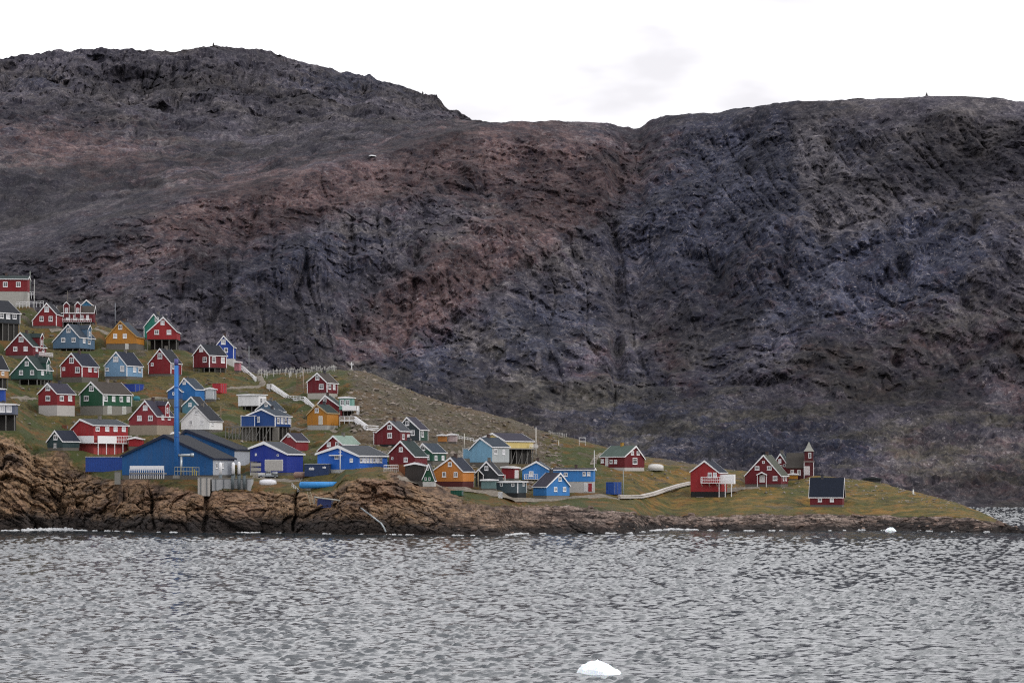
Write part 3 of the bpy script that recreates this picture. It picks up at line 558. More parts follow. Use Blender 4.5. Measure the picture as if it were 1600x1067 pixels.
upper = sstep(5.0, 5.25, KT) * (1 - sstep(6.98, 7.0, KT)) * np.clip((c - rg) / 40, 0, 1)[None, :]
MZ2 += upper * (5.0 * ridged(MX / 70, MY / 110, 0 * MX, 4) + 2.6 * ridged(MX / 24, MY / 40, 0 * MX + 3, 4, .6))
crest_small = np.exp(-((KT - 5.0) / 0.12) ** 2) * sstep(720, 800, MUU) + np.exp(-((KT - 7.0) / 0.15) ** 2) * (1 - sstep(700, 760, MUU))
MZ2 += crest_small * (1.1 * ridged(MX / 13, 0 * MX, 0 * MX, 4) + 0.8 * perlin(MX / 40, 0 * MX, 0 * MX + 2))
def blob(u0, p0, su, sp, rot=0.0):
    a = math.radians(rot); x = MUU - u0; y = MPY - p0; xr = x * math.cos(a) - y * math.sin(a); yr = x * math.sin(a) + y * math.cos(a)
    return np.exp(-(xr / su) ** 2 - (yr / sp) ** 2)
red = 0.8 * blob(120, 240, 230, 50, -8) + 0.55 * blob(420, 325, 260, 60, 15) + 0.9 * blob(390, 325, 110, 34, 15) + 0.85 * blob(840, 255, 170, 75) + 0.75 * blob(640, 270, 200, 40, 12) + 0.75 * blob(820, 370, 230, 45, 33) + 0.75 * blob(630, 490, 190, 60, 38) + 0.45 * blob(920, 570, 60, 60, 60) \
    + 0.5 * blob(1050, 560, 30, 80, 30) + 0.6 * blob(1420, 700, 40, 22, 20) + 0.35 * blob(1590, 640, 90, 160) + 0.35 * blob(1150, 430, 120, 60, 30) + 0.45 * blob(1360, 560, 230, 100, 10) + 0.35 * blob(1480, 750, 200, 40) + 0.35 * blob(250, 420, 200, 60)
pale = 1.3 * blob(1272, 240, 34, 80, 10) + 0.8 * blob(1340, 330, 110, 40, 25) + 0.6 * blob(1330, 300, 90, 60) + 0.6 * blob(230, 120, 60, 40) + 0.5 * blob(470, 160, 70, 35) + 0.45 * blob(600, 310, 70, 22, 10) + 0.5 * blob(925, 650, 20, 40, 15) + 0.5 * blob(1420, 200, 80, 40) + 0.35 * blob(1180, 190, 60, 15) + 0.3 * blob(120, 150, 140, 20) + 0.4 * blob(1290, 620, 90, 60)
blue = 0.95 * blob(1150, 300, 210, 150) + 0.5 * blob(1300, 480, 330, 200) + 0.7 * blob(430, 400, 230, 70, 10) + 0.8 * blob(600, 560, 160, 80) + 0.7 * blob(860, 520, 90, 60) + 0.6 * blob(1000, 650, 150, 80) + 0.7 * blob(1400, 420, 150, 60, 20) + 0.6 * blob(550, 130, 120, 30) + 0.7 * blob(1240, 700, 160, 40) + 0.5 * blob(60, 130, 60, 20)
mk = np.stack([red, pale, blue, np.ones_like(red)], -1)
def mountain_material():
    t = NT('mountain_rock'); g = t.geo.outputs['Position']; a = t.attr('mask')
    n1 = t.noise(g, 0.012, 5, 0.6, 0.4); n2 = t.noise(t.mapping(g, (1, 0.5, 0.6), (0, 0.7, 0)), 0.055, 6, 0.7, 0.5); n3 = t.noise(g, 0.26, 5, 0.72); n4 = t.noise(g, 0.07, 5, 0.65)
    dk = t.ramp(n2, [(0.28, (0.013, 0.013, 0.018)), (0.44, (0.034, 0.032, 0.037)), (0.56, (0.048, 0.044, 0.047)), (0.7, (0.072, 0.066, 0.064)), (0.85, (0.12, 0.11, 0.103))])
    col = t.mix(t.remap(n1, 0.47, 0.60, 0, 0.7), dk, t.ramp(n2, [(0.3, (0.022, 0.020, 0.017)), (0.55, (0.056, 0.050, 0.042)), (0.75, (0.095, 0.084, 0.066))]))
    def m(ch, lo, hi, w): return t.remap(t.math('ADD', ch, t.math('MULTIPLY', t.math('SUBTRACT', n4, 0.5), 2.4)), lo + .12, hi - .12, 0, w)
    col = t.mix(m(a[2], 0.15, 0.8, 0.9), col, t.ramp(n2, [(0.3, (0.007, 0.009, 0.016)), (0.5, (0.019, 0.023, 0.036)), (0.62, (0.034, 0.039, 0.055)), (0.8, (0.085, 0.088, 0.10))]))  # blue-grey rock, its tint also painting in haze and bluish skylight in shadow
    col = t.mix(m(a[0], 0.15, 1.0, 0.85), col, t.ramp(n2, [(0.3, (0.024, 0.014, 0.012)), (0.5, (0.076, 0.045, 0.037)), (0.62, (0.105, 0.068, 0.056)), (0.78, (0.165, 0.118, 0.098))]))
    col = t.mix(m(a[1], 0.35, 1.0, 0.7), col, t.ramp(n3, [(0.35, (0.03, 0.028, 0.028)), (0.6, (0.10, 0.092, 0.084)), (0.8, (0.18, 0.165, 0.15))]))
    col = t.mix(t.remap(n3, 0.50, 0.36, 0.0, 0.7), col, (0.018, 0.017, 0.021, 1))
    col = t.mix(t.remap(n3, 0.565, 0.63, 0.0, 0.42), col, (0.14, 0.13, 0.118, 1))
    spk = t.noise(g, 0.55, 3, 0.6); col = t.mix(t.remap(spk, 0.62, 0.67, 0, 0.6), col, (0.21, 0.195, 0.178, 1)); col = t.mix(t.remap(spk, 0.40, 0.35, 0, 0.6), col, (0.010, 0.010, 0.012, 1))
    low_ = t.math('MULTIPLY', t.remap(t.sep(g)[2], 110, 40, 0, 1), t.remap(t.noise(g, 0.02, 5, 0.65), 0.48, 0.58, 0, 0.6)); col = t.mix(low_, col, t.ramp(n3, [(.35, (.020, .020, .011)), (.6, (.070, .064, .038))]))
    gl = t.noise(t.mapping(g, (1, 0.4, 0.5), (0, -0.45, 0)), 0.16, 5, 0.75, 0.8); gm_ = t.noise(t.mapping(g, (0.5, 0.4, 1), (0, 0.5, 0)), 0.095, 5, 0.7, 0.6)
    col = t.mix(t.remap(gl, 0.50, 0.37, 0.0, 0.65), col, (0.011, 0.011, 0.014, 1))
    col = t.mix(t.remap(gl, 0.56, 0.68, 0.0, 0.42), col, (0.15, 0.138, 0.126, 1))
    col = t.mix(t.remap(gm_, 0.46, 0.34, 0.0, 0.45), col, (0.014, 0.014, 0.019, 1))
    wp = t.n('ShaderNodeVectorMath', operation='ADD'); t.l(t.mapping(g, (0.8, 0.35, 0.5), (0.2, 0.35, 0)), wp.inputs[0]); wn = t.n('ShaderNodeTexNoise'); t.l(g, wn.inputs['Vector']); wn.inputs['Scale'].default_value = 0.03; wn.inputs['Detail'].default_value = 5
    ws = t.n('ShaderNodeVectorMath', operation='SCALE'); t.l(wn.outputs[1], ws.inputs[0]); ws.inputs[3].default_value = 26.0; t.l(ws.outputs[0], wp.inputs[1])
    c1 = t.n('ShaderNodeSeparateColor'); t.l(t.voro(wp.outputs[0], 0.03)[1], c1.inputs[0]); c2 = t.n('ShaderNodeSeparateColor'); t.l(t.voro(wp.outputs[0], 0.085)[1], c2.inputs[0])
    tone = t.math('MULTIPLY', t.remap(c1.outputs[0], 0, 1, 0.62, 1.38), t.remap(c2.outputs[1], 0, 1, 0.72, 1.30)); tone = t.math('MULTIPLY', tone, t.remap(t.noise(g, 0.007, 4, 0.6), 0.36, 0.64, 0.66, 1.36))
    tc_ = t.n('ShaderNodeCombineColor'); [t.l(tone, tc_.inputs[i_]) for i_ in range(3)]
    col = t.mix(1.0, col, tc_.outputs[0], 'MULTIPLY')
    col = t.mix(1.0, col, (0.95, 0.93, 1.04, 1), 'MULTIPLY')
    col = t.mix(1.0, col, (0.002, 0.0022, 0.0045, 1), 'ADD')  # bluish lift of the darkest rock, thin haze put into the colour
    h = t.math('ADD', t.math('MULTIPLY', n3, 1.0), t.math('MULTIPLY', gl, 2.0)); t.bump(h, 0.5, 1.2)
    return t.done(col, 0.95, 0.1)
MOUNTM = mountain_material()
mtn = grid_mesh('mountain_terrain', (MUU - 800) / F * MY2, MY2, MZ2, MOUNTM, False, {'mask': mk}); tag(mtn, kind='structure')
MXf = (MUU - 800) / F * MY2; MPYf = HOR + (CAMH - MZ2) * F / MY2
def mhit(px, py):
    i = int(np.clip((px - MU[0]) / 1.9, 0, len(MU) - 1)); k = np.where(MPYf[:, i] <= py)[0]; k = k[0] if len(k) else int(np.argmin(MPYf[:, i]))
    return Vector(((px - 800) / F * MY2[k, i], MY2[k, i], MZ2[k, i]))

# ------------------------------------------------------------------ the sea
def water():
    yn = [150.0]
    while yn[-1] < 738: yn.append(yn[-1] + 0.27 + 0.00085 * max(0, yn[-1] - 190))
    yy = np.concatenate([np.arange(-400, 150, 25), np.array(yn), np.arange(738.8, 1160, 1.0), np.arange(1161, 1200, 4), np.arange(1200, 5200, 100)])
    aa = np.concatenate([np.linspace(-2.2, -0.17, 14)[:-1], np.linspace(-0.17, 0.17, 700), np.linspace(0.17, 2.2, 14)[1:]])
    Yg, A = np.meshgrid(yy, aa, indexing='ij'); Xg = A * (np.maximum(Yg, 0) + 400)
    rs = np.random.RandomState(5); Zg = np.zeros_like(Xg, dtype=np.float32)
    Xf = Xg.astype(np.float32); Yf = Yg.astype(np.float32)
    wob = 2.0 * perlin(Xf / 40, Yf / 40, 0 * Xf)
    for i in range(60):
        lam = 0.6 * (2.6 / 0.6) ** rs.rand(); th = math.radians(-86 + rs.normal(0, 34)); k = 2 * math.pi / lam
        amp = SLOPE * 0.0056 * lam ** 0.9
        ph = rs.rand() * 6.28
        p = k * (Xf * math.cos(th) + Yf * math.sin(th) + wob) + ph
        Zg += amp * (np.sin(p) + 0.22 * np.sin(2 * p + 1.2))
    gust = 0.75 + 0.5 * np.clip(perlin(Xf / 55, Yf / 90, 0 * Xf + 4) + 0.3, 0, 1)
    fade = 1 - sstep(1150, 1250, Yf); fade = fade * sstep(120, 150, Yf)
    fade = fade * (1 - sstep(0.17, 0.25, np.abs(A)))
    sg = float(Zg[(Yf > 200) & (Yf < 600)].std()); Zg = sg * 0.62 * (np.exp(np.clip(1.05 * Zg / sg, -4, 2.2)) - 1.5)
    Zg *= gust * fade * (1 - .45 * sstep(560, 690, Yf) * sstep(760, 730, Yf)) * (1 + .9 * sstep(740, 800, Yf))
    t = NT('sea_water'); g = t.geo.outputs['Position']
    h = t.noise(t.mapping(g, (0.7, 1.3, 1)), 1.3, 3, 0.6); t.bump(h, 0.12, 0.2)
    t.bsdf.inputs['IOR'].default_value = 1.333
    m = t.done((0.022, 0.030, 0.036, 1), 0.09, 0.5)
    return tag(grid_mesh('sea_water', Xg, Yg, Zg - 0.05, m, True), kind='structure')
SLOPE = 1.0
water()
# ------------------------------------------------------------------ building the houses
def window_mesh(w, h, frame, pale_pane=False, depth=0.07, big=False):
    """frame with a glazing bar as one mesh, pane as a second; origin at the centre, x across, -y outwards"""
    t = min(0.17, w * 0.2); m = MB()
    m.box(-w/2, -w/2 + t, -depth, 0.02, -h/2, h/2); m.box(w/2 - t, w/2, -depth, 0.02, -h/2, h/2)
    m.box(-w/2 + t, w/2 - t, -depth, 0.02, h/2 - t, h/2); m.box(-w/2 + t, w/2 - t, -depth, 0.02, -h/2, -h/2 + t)
    if w > 0.75: m.box(-0.045, 0.045, -depth * 0.9, 0.02, -h/2 + t, h/2 - t)
    if h > 1.0:
        for s in (-1, 1): m.box(*( (-w/2 + t, -0.045) if s < 0 and w > 0.75 else (0.045, w/2 - t) if w > 0.75 else (-w/2 + t, w/2 - t)), -depth * 0.8, 0.02, h * 0.14, h * 0.14 + 0.07)
        if w <= 0.75: pass
    p = MB(); p.box(-w/2 + t * 0.5, w/2 - t * 0.5, -0.02, 0.03, -h/2 + t * 0.5, h/2 - t * 0.5)
    s_ = MB(); s_.box(-w/2 - 0.06, w/2 + 0.06, -0.16, 0.0, -h/2 - 0.09, -h/2 - 0.003)
    return m, p, s_
RZ = lambda a: Matrix.Rotation(a, 4, 'Z')
def place(o, loc, rz):
    o.location = loc; o.rotation_euler = (0, 0, rz); return o
def add_window(parent, loc, rz, w, h, frame=WHITE, pale_pane=False, single=False):
    m, p, s_ = window_mesh(w, h, frame)
    if single:
        m.add(p.v, p.f, 1); m.m[-len(p.f):] = [1] * len(p.f)
        return place(m.build('window', [frame, CURT_SKY if pale_pane else GLASS], parent), loc, rz)
    o = place(m.build('window', frame, parent), loc, rz)
    p.build('pane', CURT_SKY if pale_pane else GLASS, o)
    if h > 0.9: s_.build('sill', frame, o)
    return o
def add_door(parent, loc, rz, w, h, col):
    m = MB(); m.box(-w/2, w/2, -0.07, 0.02, 0, h)
    for i in range(1, 4): m.box(-w/2 + 0.1, w/2 - 0.1, -0.085, -0.07, h * (i - 0.7) / 3.3, h * (i - 0.05) / 3.3)
    o = place(m.build('door', plain(col, 1.0, 0.6), parent), loc, rz)
    f = MB(); f.box(-w/2 - 0.1, -w/2 - 0.003, -0.06, 0.02, 0, h + 0.1); f.box(w/2 + 0.003, w/2 + 0.1, -0.06, 0.02, 0, h + 0.1); f.box(-w/2 - 0.003, w/2 + 0.003, -0.06, 0.02, h + 0.003, h + 0.1)
    f.build('door_frame', WHITE, o); return o
def gable_roof(xr, zr, xl, zl, xx, zx, y0, y1, th=0.16, ov=0.35):
    """chevron slab over (xl,zl) - (xr,zr) - (xx,zx)"""
    def ext(xa, za, xb, zb, d):
        L = math.hypot(xa - xb, za - zb); return xa + (xa - xb) / L * d, za + (za - zb) / L * d
    a = ext(xl, zl, xr, zr, ov); b = ext(xx, zx, xr, zr, ov); e = 0.012
    poly = [(a[0], a[1] + e), (xr, zr + e), (b[0], b[1] + e), (b[0], b[1] + th), (xr, zr + th * 1.15), (a[0], a[1] + th)]
    m = MB(); 
    # two convex halves meeting under the ridge
    n = 6; v = [(x, y0, z) for x, z in poly] + [(x, y1, z) for x, z in poly]
    m.add(v, [(0, 1, 4, 5), (1, 2, 3, 4), (11, 10, 7, 6), (10, 9, 8, 7)] + [(i, n + i, n + (i + 1) % n, (i + 1) % n) for i in range(n)])
    return m, a, b
def barge(a, r, th, wid, y, sgn, t=0.07):
    """board along a verge from eave a=(x,z) to ridge r, on the plane y"""
    poly = [(a[0], a[1] + th + 0.03), (r[0], r[1] + th * 1.15 + 0.03), (r[0], r[1] - wid * 1.1), (a[0], a[1] + th - wid)]
    m = MB(); y0, y1 = (y - t, y - 0.003) if sgn < 0 else (y + 0.003, y + t)
    return m.prism(poly, y0, y1)
def railing_mb(m, p, q, h=1.0, n=None, t=0.09, base=0.0):
    p = Vector(p); q = Vector(q); L = (q - p).length; n = n or max(2, int(L / 0.55))
    for k in (0.5, 1.0): m.bar(p + Vector((0, 0, base + h * k)), q + Vector((0, 0, base + h * k)), t, t * 1.2)
    for i in range(n + 1):
        c = p.lerp(q, i / n); m.bar(c + Vector((0, 0, base)), c + Vector((0, 0, base + h)), t * 0.8)
def build_house(h):
    W, L, s, d = h['W'], h['L'], h['s'], h['dir']; g0, g1 = h['g']; bp = h['bp']
    root = empty(h.get('name', 'house'), h['c'], -h['ang'])
    tag(root, h['label'], h.get('cat', 'shed' if ' shed' in h['label'] else 'garage' if ' garage' in h['label'] else 'house'), None if h.get('big') else 'wooden houses and sheds of the village')
    zz = lambda py: (bp - py) / s
    xx = lambda px: ((px - g0) / (g1 - g0) - 0.5) * W
    zb = max(0.12, zz(h['wb'])); zl, zrr = zz(h['e'][0]), zz(h['e'][1]); xr = xx(h['ap'][0]); zr = zz(h['ap'][1]) - 0.18
    if h['sx'] is not None and h.get('k', 1.25) >= 1.0 and h['th'] > 1.2: xr = 0.0
    xr = max(-W * 0.3, min(W * 0.3, xr)) if not h.get('big') else max(-W * .4, min(W * .4, xr))
    zl = min(zl, zr - 0.08); zrr = min(zrr, zr - 0.08)
    y0, y1 = -L / 2, L / 2
    trim = WHITE if not h.get('trim') else plain(h['trim'], 1.0, 0.6)
    m = MB(); m.prism([(-W/2, zb), (W/2, zb), (W/2, zrr), (xr, zr), (-W/2, zl)], y0, y1)
    wm = paint(h['col'], 1.05 if h['col'] == '#ffffff' else 0.92)
    if h.get('sidecol'):
        m.m = [0 if i < 2 else 1 for i in range(len(m.f))]
        wall = m.build('wall', [wm, paint(h['sidecol'])], root)
    else: wall = m.build('wall', wm, root)
    big = h.get('big'); ov = 0.5 if big else 0.32; th = 0.25 if big else 0.16; yo = 0.45 if big else 0.3
    rm, a, b = gable_roof(xr, zr, -W/2, zl, W/2, zrr, y0 - yo, y1 + yo, th, ov)
    roof = rm.build('roof', roofm(h['roof']), root)
    bw = 0.42 if big else 0.27
    for y, sg in ((y0 - yo, -1), (y1 + yo, 1)):
        for e in (a, b): barge(e, (xr, zr), th, bw, y, sg).build('bargeboard', trim, root)
    # eaves board on the visible long side
    e = b if d > 0 else a; m = MB(); m.box(*(sorted((e[0] + d * 0.003, e[0] + d * 0.07))), y0 - yo, y1 + yo, e[1] - 0.04, e[1] + th + 0.01); m.build('eaves_board', trim, root)
    if h.get('cb'):
        for x in (-1, 1):
            m = MB(); zt = zl if x < 0 else zrr; i_, o_, b_ = x * (W/2 - 0.16), x * (W/2 + 0.045), x * (W/2 + 0.003)
            q = [(i_, y0 - 0.045), (o_, y0 - 0.045), (o_, y0 + 0.2), (b_, y0 + 0.2), (b_, y0 - 0.003), (i_, y0 - 0.003)]
            m.add([(X, Y, zb) for X, Y in q] + [(X, Y, zt - 0.02) for X, Y in q], [(0, 1, 4, 5), (1, 2, 3, 4), (11, 10, 7, 6), (10, 9, 8, 7)] + [(k, k + 6, (k + 1) % 6 + 6, (k + 1) % 6) for k in range(6)])
            m.build('corner_board', trim, root)
        if h['sx'] is not None:
            m = MB(); zt = zrr if d > 0 else zl; m.box(*sorted((d * (W/2 + 0.003), d * (W/2 + 0.045))), y1 - 0.2, y1, zb, zt - 0.02); m.build('corner_board', trim, root)
    # what it stands on
    base = h['base']
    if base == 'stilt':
        m = MB(); m.box(-W/2 + 0.05, W/2 - 0.05, y0 + 0.05, y1 - 0.05, zb - 0.24, zb - 0.004); m.build('floor_beams', DARKW_SHADE, root)
        m = MB(); m.box(-W/2 + 0.5, W/2 - 0.5, y0 + L * 0.45, y1 - 0.3, -2.5, zb - 0.25); m.build('foundation', DARKW_SHADE, root)  # back foundation as a dark box, its colour standing in for underfloor shade
        nx = max(3, int(W / 2.1)); pm = GREYW
        for i in range(nx + 1):
            m = MB(); x = -W/2 + 0.15 + (W - 0.3) * i / nx; m.box(x - 0.09, x + 0.09, y0 + 0.08, y0 + 0.26, -2.5, zb - 0.245); m.build('post', pm, root)
        if h['sx'] is not None:
            ny = max(2, int(L / 2.4))
            for i in range(1, ny + 1):
                m = MB(); y = y0 + 0.2 + (L - 0.4) * i / ny; x = d * (W/2 - 0.17); m.box(x - 0.09, x + 0.09, y - 0.09, y + 0.09, -2.5, zb - 0.245); m.build('post', pm, root)
    else:
        c = h.get('basecol', '#6e6a64' if base == 'conc' else '#26272a')
        m = MB(); m.box(-W/2 + 0.07, W/2 - 0.07, y0 + 0.07, y1 - 0.07, -3.0, zb - 0.003); m.build('foundation', plain(c, 1.0, 0.85, name='plinth'), root)
    # windows and doors
    def side_y(px): return y0 + (px - (g1 if d > 0 else g0)) / (h['sx'] - (g1 if d > 0 else g0)) * L
    sy = (s * math.sin(max(h['th'], 0.12)))
    srz = d * math.pi / 2
    n = 0
    for wd in h['w']:
        px, py, w, hh = wd; n += 1
        inside = g0 - 0.5 <= px <= g1 + 0.5 and not (h['th'] > 1.2)
        hm = hh / s
        cur = (hash((px * 7 + py * 3)) % 5 == 0)
        if inside: add_window(root, (xx(px), y0, zz(py)), 0, w / s / math.cos(h['th']), hm, pale_pane=cur)
        else: add_window(root, (d * W/2, side_y(px), zz(py)), srz, min(1.7, w / sy), hm, pale_pane=cur or n % 2 == 0 and h['th'] < 1.2)  # every second side pane carries the painted pale sky reflection
    for dd in h.get('d', ()):
        px, py, w, hh, cc = dd
        z0 = zz(py + hh / 2); yy_ = y0 - (0.0 if z0 >= zb - 0.1 else -0.07)
        if g0 <= px <= g1: add_door(root, (xx(px), yy_ , z0), 0, w / s / math.cos(h['th']), hh / s, cc)
        elif h['sx'] is not None: add_door(root, (d * (W/2 - (0.07 if z0 < zb - 0.1 else 0)), side_y(px), z0), srz, min(1.6, w / sy), hh / s, cc)
    for dd in h.get('sd', ()):
        px, py, w, hh, cc = dd; z0 = zz(py + hh / 2)
        add_door(root, (d * (W/2 - (0.07 if z0 < zb - 0.1 else 0)), side_y(px), z0), srz, min(1.6, w / sy), hh / s, cc)
    # wall dormers on the long side
    for (px, pa, hw, pe, pb) in h.get('dm', ()):
        hwid = min(1.25, hw / sy); za, ze, zbm = zz(pa), zz(pe), zz(pb); yc = side_y(px)
        m = MB(); m.prism([(-hwid, zbm), (hwid, zbm), (hwid, ze), (0, za), (-hwid, ze)], -0.16, W / 2 * 0.8)
        o = place(m.build('dormer', wm, root), (d * W/2, yc, 0), srz)
        rm2, a2, b2 = gable_roof(0, za, -hwid, ze, hwid, ze, -0.34, W / 2 * 0.8, 0.1, 0.2); rm2.build('dormer_roof', roofm(h['roof']), o)
        for e2 in (a2, b2): barge(e2, (0, za), 0.1, 0.2, -0.34, -1).build('bargeboard', trim, o)
        for x in (-1, 1):
            m = MB(); m.box(*sorted((x * hwid, x * (hwid - 0.14))), -0.20, -0.163, zbm, ze - 0.02); m.build('corner_board', trim, o)
        add_window(o, (0, -0.16, (ze + zbm) / 2 + (za - ze) * 0.25), 0, min(0.9, hwid * 1.1), min(1.5, (ze - zbm) * 0.7), single=True)
    # small extension beside the gable
    if h.get('annex'):
        ax0, ax1, ay0, ay1 = h['annex']; X0, X1 = xx(ax0), xx(ax1); X1 = min(X1, -W/2 - 0.003) if ax1 < (g0 + g1) / 2 and h['col'] != '#1a4c94' else X1
        yf = y0 + 0.8 if X1 <= -W/2 else y0 - 1.1
        m = MB(); m.box(X0, X1, yf, (y0 + 4.2) if X1 <= -W/2 else y0 - 0.003, zz(ay1), zz(ay0)); o = m.build('annex', wm, root)
        m = MB(); m.box(X0 - 0.15, X1 + 0.1 if X1 > -W/2 else X1, yf - 0.15, (y0 + 4.3) if X1 <= -W/2 else y0 - 0.003, zz(ay0) + 0.003, zz(ay0) + 0.16); m.build('annex_roof', trim, o)
        for x in (X0, X1 - 0.15):
            m = MB(); m.box(x, x + 0.15, yf - 0.04, yf - 0.002, zz(ay1), zz(ay0)); m.build('corner_board', trim, o)
        m = MB(); m.box(X0 + 0.05, X1 - 0.05, yf + 0.05, (y0 + 4) if X1 <= -W/2 else y0 - 0.01, -2.5, zz(ay1) - 0.003); m.build('annex_foundation', CONC, o)
    # porch gable over the door
    if h.get('porch'):
        p0, p1, pa, pe = h['porch']; X0, X1 = xx(p0), xx(p1); xc = (X0 + X1) / 2
        rm2, a2, b2 = gable_roof(xc, zz(pa) - 0.1, X0, zz(pe), X1, zz(pe), y0 - 1.3, y0 - 0.003, 0.1, 0.15); o = rm2.build('porch_roof', roofm(h['roof']), root)
        for e2 in (a2, b2): barge(e2, (xc, zz(pa) - 0.1), 0.1, 0.22, y0 - 1.3, -1).build('bargeboard', trim, o)
        for x in (X0 + 0.1, X1 - 0.1):
            m = MB(); m.box(x - 0.07, x + 0.07, y0 - 1.2, y0 - 1.06, -1.5, zz(pe) - 0.02); m.build('porch_post', WHITE, o)
    # balcony on the front
    if h.get('bal'):
        b0, b1, pt, pf = h['bal']; X0, X1 = xx(b0), xx(b1); zf = zz(pf)
        m = MB(); m.box(X0, X1, y0 - 1.5, y0 - 0.003, zf - 0.14, zf); o = m.build('balcony', WHITE, root)
        m = MB(); hgt = zz(pt) - zf
        railing_mb(m, (X0, y0 - 1.45, zf), (X1, y0 - 1.45, zf), hgt, t=0.1); railing_mb(m, (X0 + 0.04, y0 - 1.4, zf), (X0 + 0.04, y0 - 0.05, zf), hgt, t=0.1); m.build('railing', WHITE, o)
        for x in np.linspace(X0 + 0.1, X1 - 0.1, 5):
            m = MB(); m.bar((x, y0 - 0.02, zf - 1.0), (x, y0 - 1.3, zf - 0.14), 0.12); m.build('brace', WHITE, o)
        if h.get('balposts'):
            for x in np.linspace(W/2 + 0.4, X1 - 0.1, 3):
                m = MB(); m.box(x - 0.08, x + 0.08, y0 - 1.4, y0 - 1.24, -1.5, zf - 0.143); m.build('post', WHITE, o)
            m = MB(); m.box(W/2 + 0.003, X1, y0 + 1.2, y0 + 3, zf - 0.3, zf + 2.2); m.build('side_porch', WHITE, o)
    # balcony band along the long side
    if h.get('band'):
        b0, b1, pt, pf = h['band']; Y0b, Y1b = (y0 + 0.2, min(y1, side_y(min(b1, h['sx'])))) ; X = d * W/2; zf = zz(pf); hgt = zz(pt) - zf
        m = MB(); m.box(*sorted((X + d * 0.003, X + d * 1.4)), Y0b, Y1b, zf - 0.15, zf); o = m.build('balcony', WHITE, root)
        m = MB(); m.box(*sorted((X + d * 1.3, X + d * 1.38)), Y0b, Y0b + (Y1b - Y0b) * 0.55, zf + 0.003, zf + hgt); railing_mb(m, (X + d * 1.34, Y0b + (Y1b - Y0b) * 0.55, zf), (X + d * 1.34, Y1b, zf), hgt); m.build('railing', WHITE, o)
        m = MB(); m.box(X * 0 + xx(g0 + (g1 - g0) * 0.3), W/2 + 1.4, y0 - 1.3, y0 - 1.22, zf + 0.003, zf + hgt); m.box(xx(g0 + (g1 - g0) * 0.3), W/2 + 1.4, y0 - 1.21, y0 - 0.003, zf - 0.15, zf); m.build('balcony_front', WHITE, o)
        for y in np.linspace(Y0b + 0.2, Y1b - 0.2, 5):
            m = MB(); x = X + d * 1.28; m.box(x - 0.08, x + 0.08, y - 0.08, y + 0.08, -2, zf - 0.153); m.build('post', WHITE, o)
    if h.get('band2'):
        m = MB(); m.box(*sorted((d * (W/2 + 0.003), d * (W/2 + 0.9))), y0 + 0.2, y1, zb - 0.3, zb); o = m.build('walkway', GREYW, root)
        m = MB(); railing_mb(m, (W/2 + 0.85, y1 * 0.55, zb), (W/2 + 0.85, y1 + 0.8, zb), 1.0); m.build('railing', WHITE, o)
        for i in range(3):
            m = MB(); yb = y0 + L * (0.2 + 0.25 * i); m.bar((W/2 - 0.1, yb, -0.5), (W/2 - 0.1, yb + 2.2, zb - 0.3), 0.12); m.build('brace', GREYW, o)
    if h.get('deck'):
        zd = zb; wid = 1.8 if h['deck'] == 1 else 3.4
        if h['deck'] == 1:
            X = d * W/2; m = MB(); m.box(*sorted((X + d * 0.003, X + d * wid)), y0 + 0.5, y1 + 1.0, zd - 0.18, zd); o = m.build('deck', plain('#cfc6c8', 0.8), root)
            m = MB(); railing_mb(m, (X + d * wid * 0.97, y0 + 0.5, zd), (X + d * wid * 0.97, y1 + 1.0, zd), 0.95); m.build('railing', WHITE, o)
            for y in np.linspace(y0 + 0.7, y1 + 0.8, 5):
                m = MB(); x = X + d * (wid - 0.2); m.box(x - 0.08, x + 0.08, y - 0.08, y + 0.08, -2.5, zd - 0.183); m.build('post', GREYW, o)
        else:
            m = MB(); m.box(-W/2 - 5.0, W/2, y0 - wid, y0 - 0.003, zd - 0.25, zd); o = m.build('deck', GREYW, root)
            for i in range(14):
                x = -W/2 - 4.8 + (W + 4.7) * i / 13; m = MB(); m.box(x - 0.1, x + 0.1, y0 - wid + 0.1, y0 - wid + 0.3, -2.5, zd - 0.253); m.build('post', GREYW, o)
            for i in range(5):
                x = -W/2 - 4.0 + i * 2.6; m = MB(); m.bar((x, y0 - wid + 0.05, 0.2), (x + 1.9, y0 - wid + 0.05, zd - 0.3), 0.14); m.build('brace', GREYW, o)
            m = MB(); m.box(W/2 - 0.6, W/2 + 1.2, y0 - 0.6, y0 - 0.05, -2.5, zd - 0.26); m.build('concrete_pier', CONC, o)
    if h.get('canopy'):
        c0, c1, cp = h['canopy']; m = MB(); m.box(xx(c0), xx(c1), y0 - 1.0, y0 - 0.003, zz(cp) - 0.15, zz(cp) + 0.1); m.build('canopy', WHITE, root)
    for q in h.get('ch', ()):
        m = MB(); y = y0 + L * q; zt = zr + 0.9; m.box(xr - 0.35, xr + 0.35, y - 0.35, y + 0.35, zr - 1.2, zt); m.box(xr - 0.42, xr + 0.42, y - 0.42, y + 0.42, zt + 0.003, zt + 0.12); m.build('chimney', plain(h.get('chc', '#8a8078'), 1.0, 0.9), roof)
    h['root'] = root
    return root
# small chimneys and vents that nearly every wooden house here carries
for i, h in enumerate(HOUSES):
    if 'ch' not in h and h['W'] > 5.4 and not h.get('big') and 'flat' not in h['label'] and 'yellow build' not in h['label']:
        h['ch'] = [0.45 + 0.2 * ((i * 7) % 3) / 2]; h['chc'] = ['#5a4a46', '#7d7872', '#4a4a50'][i % 3]
for h in HOUSES: build_house(h)
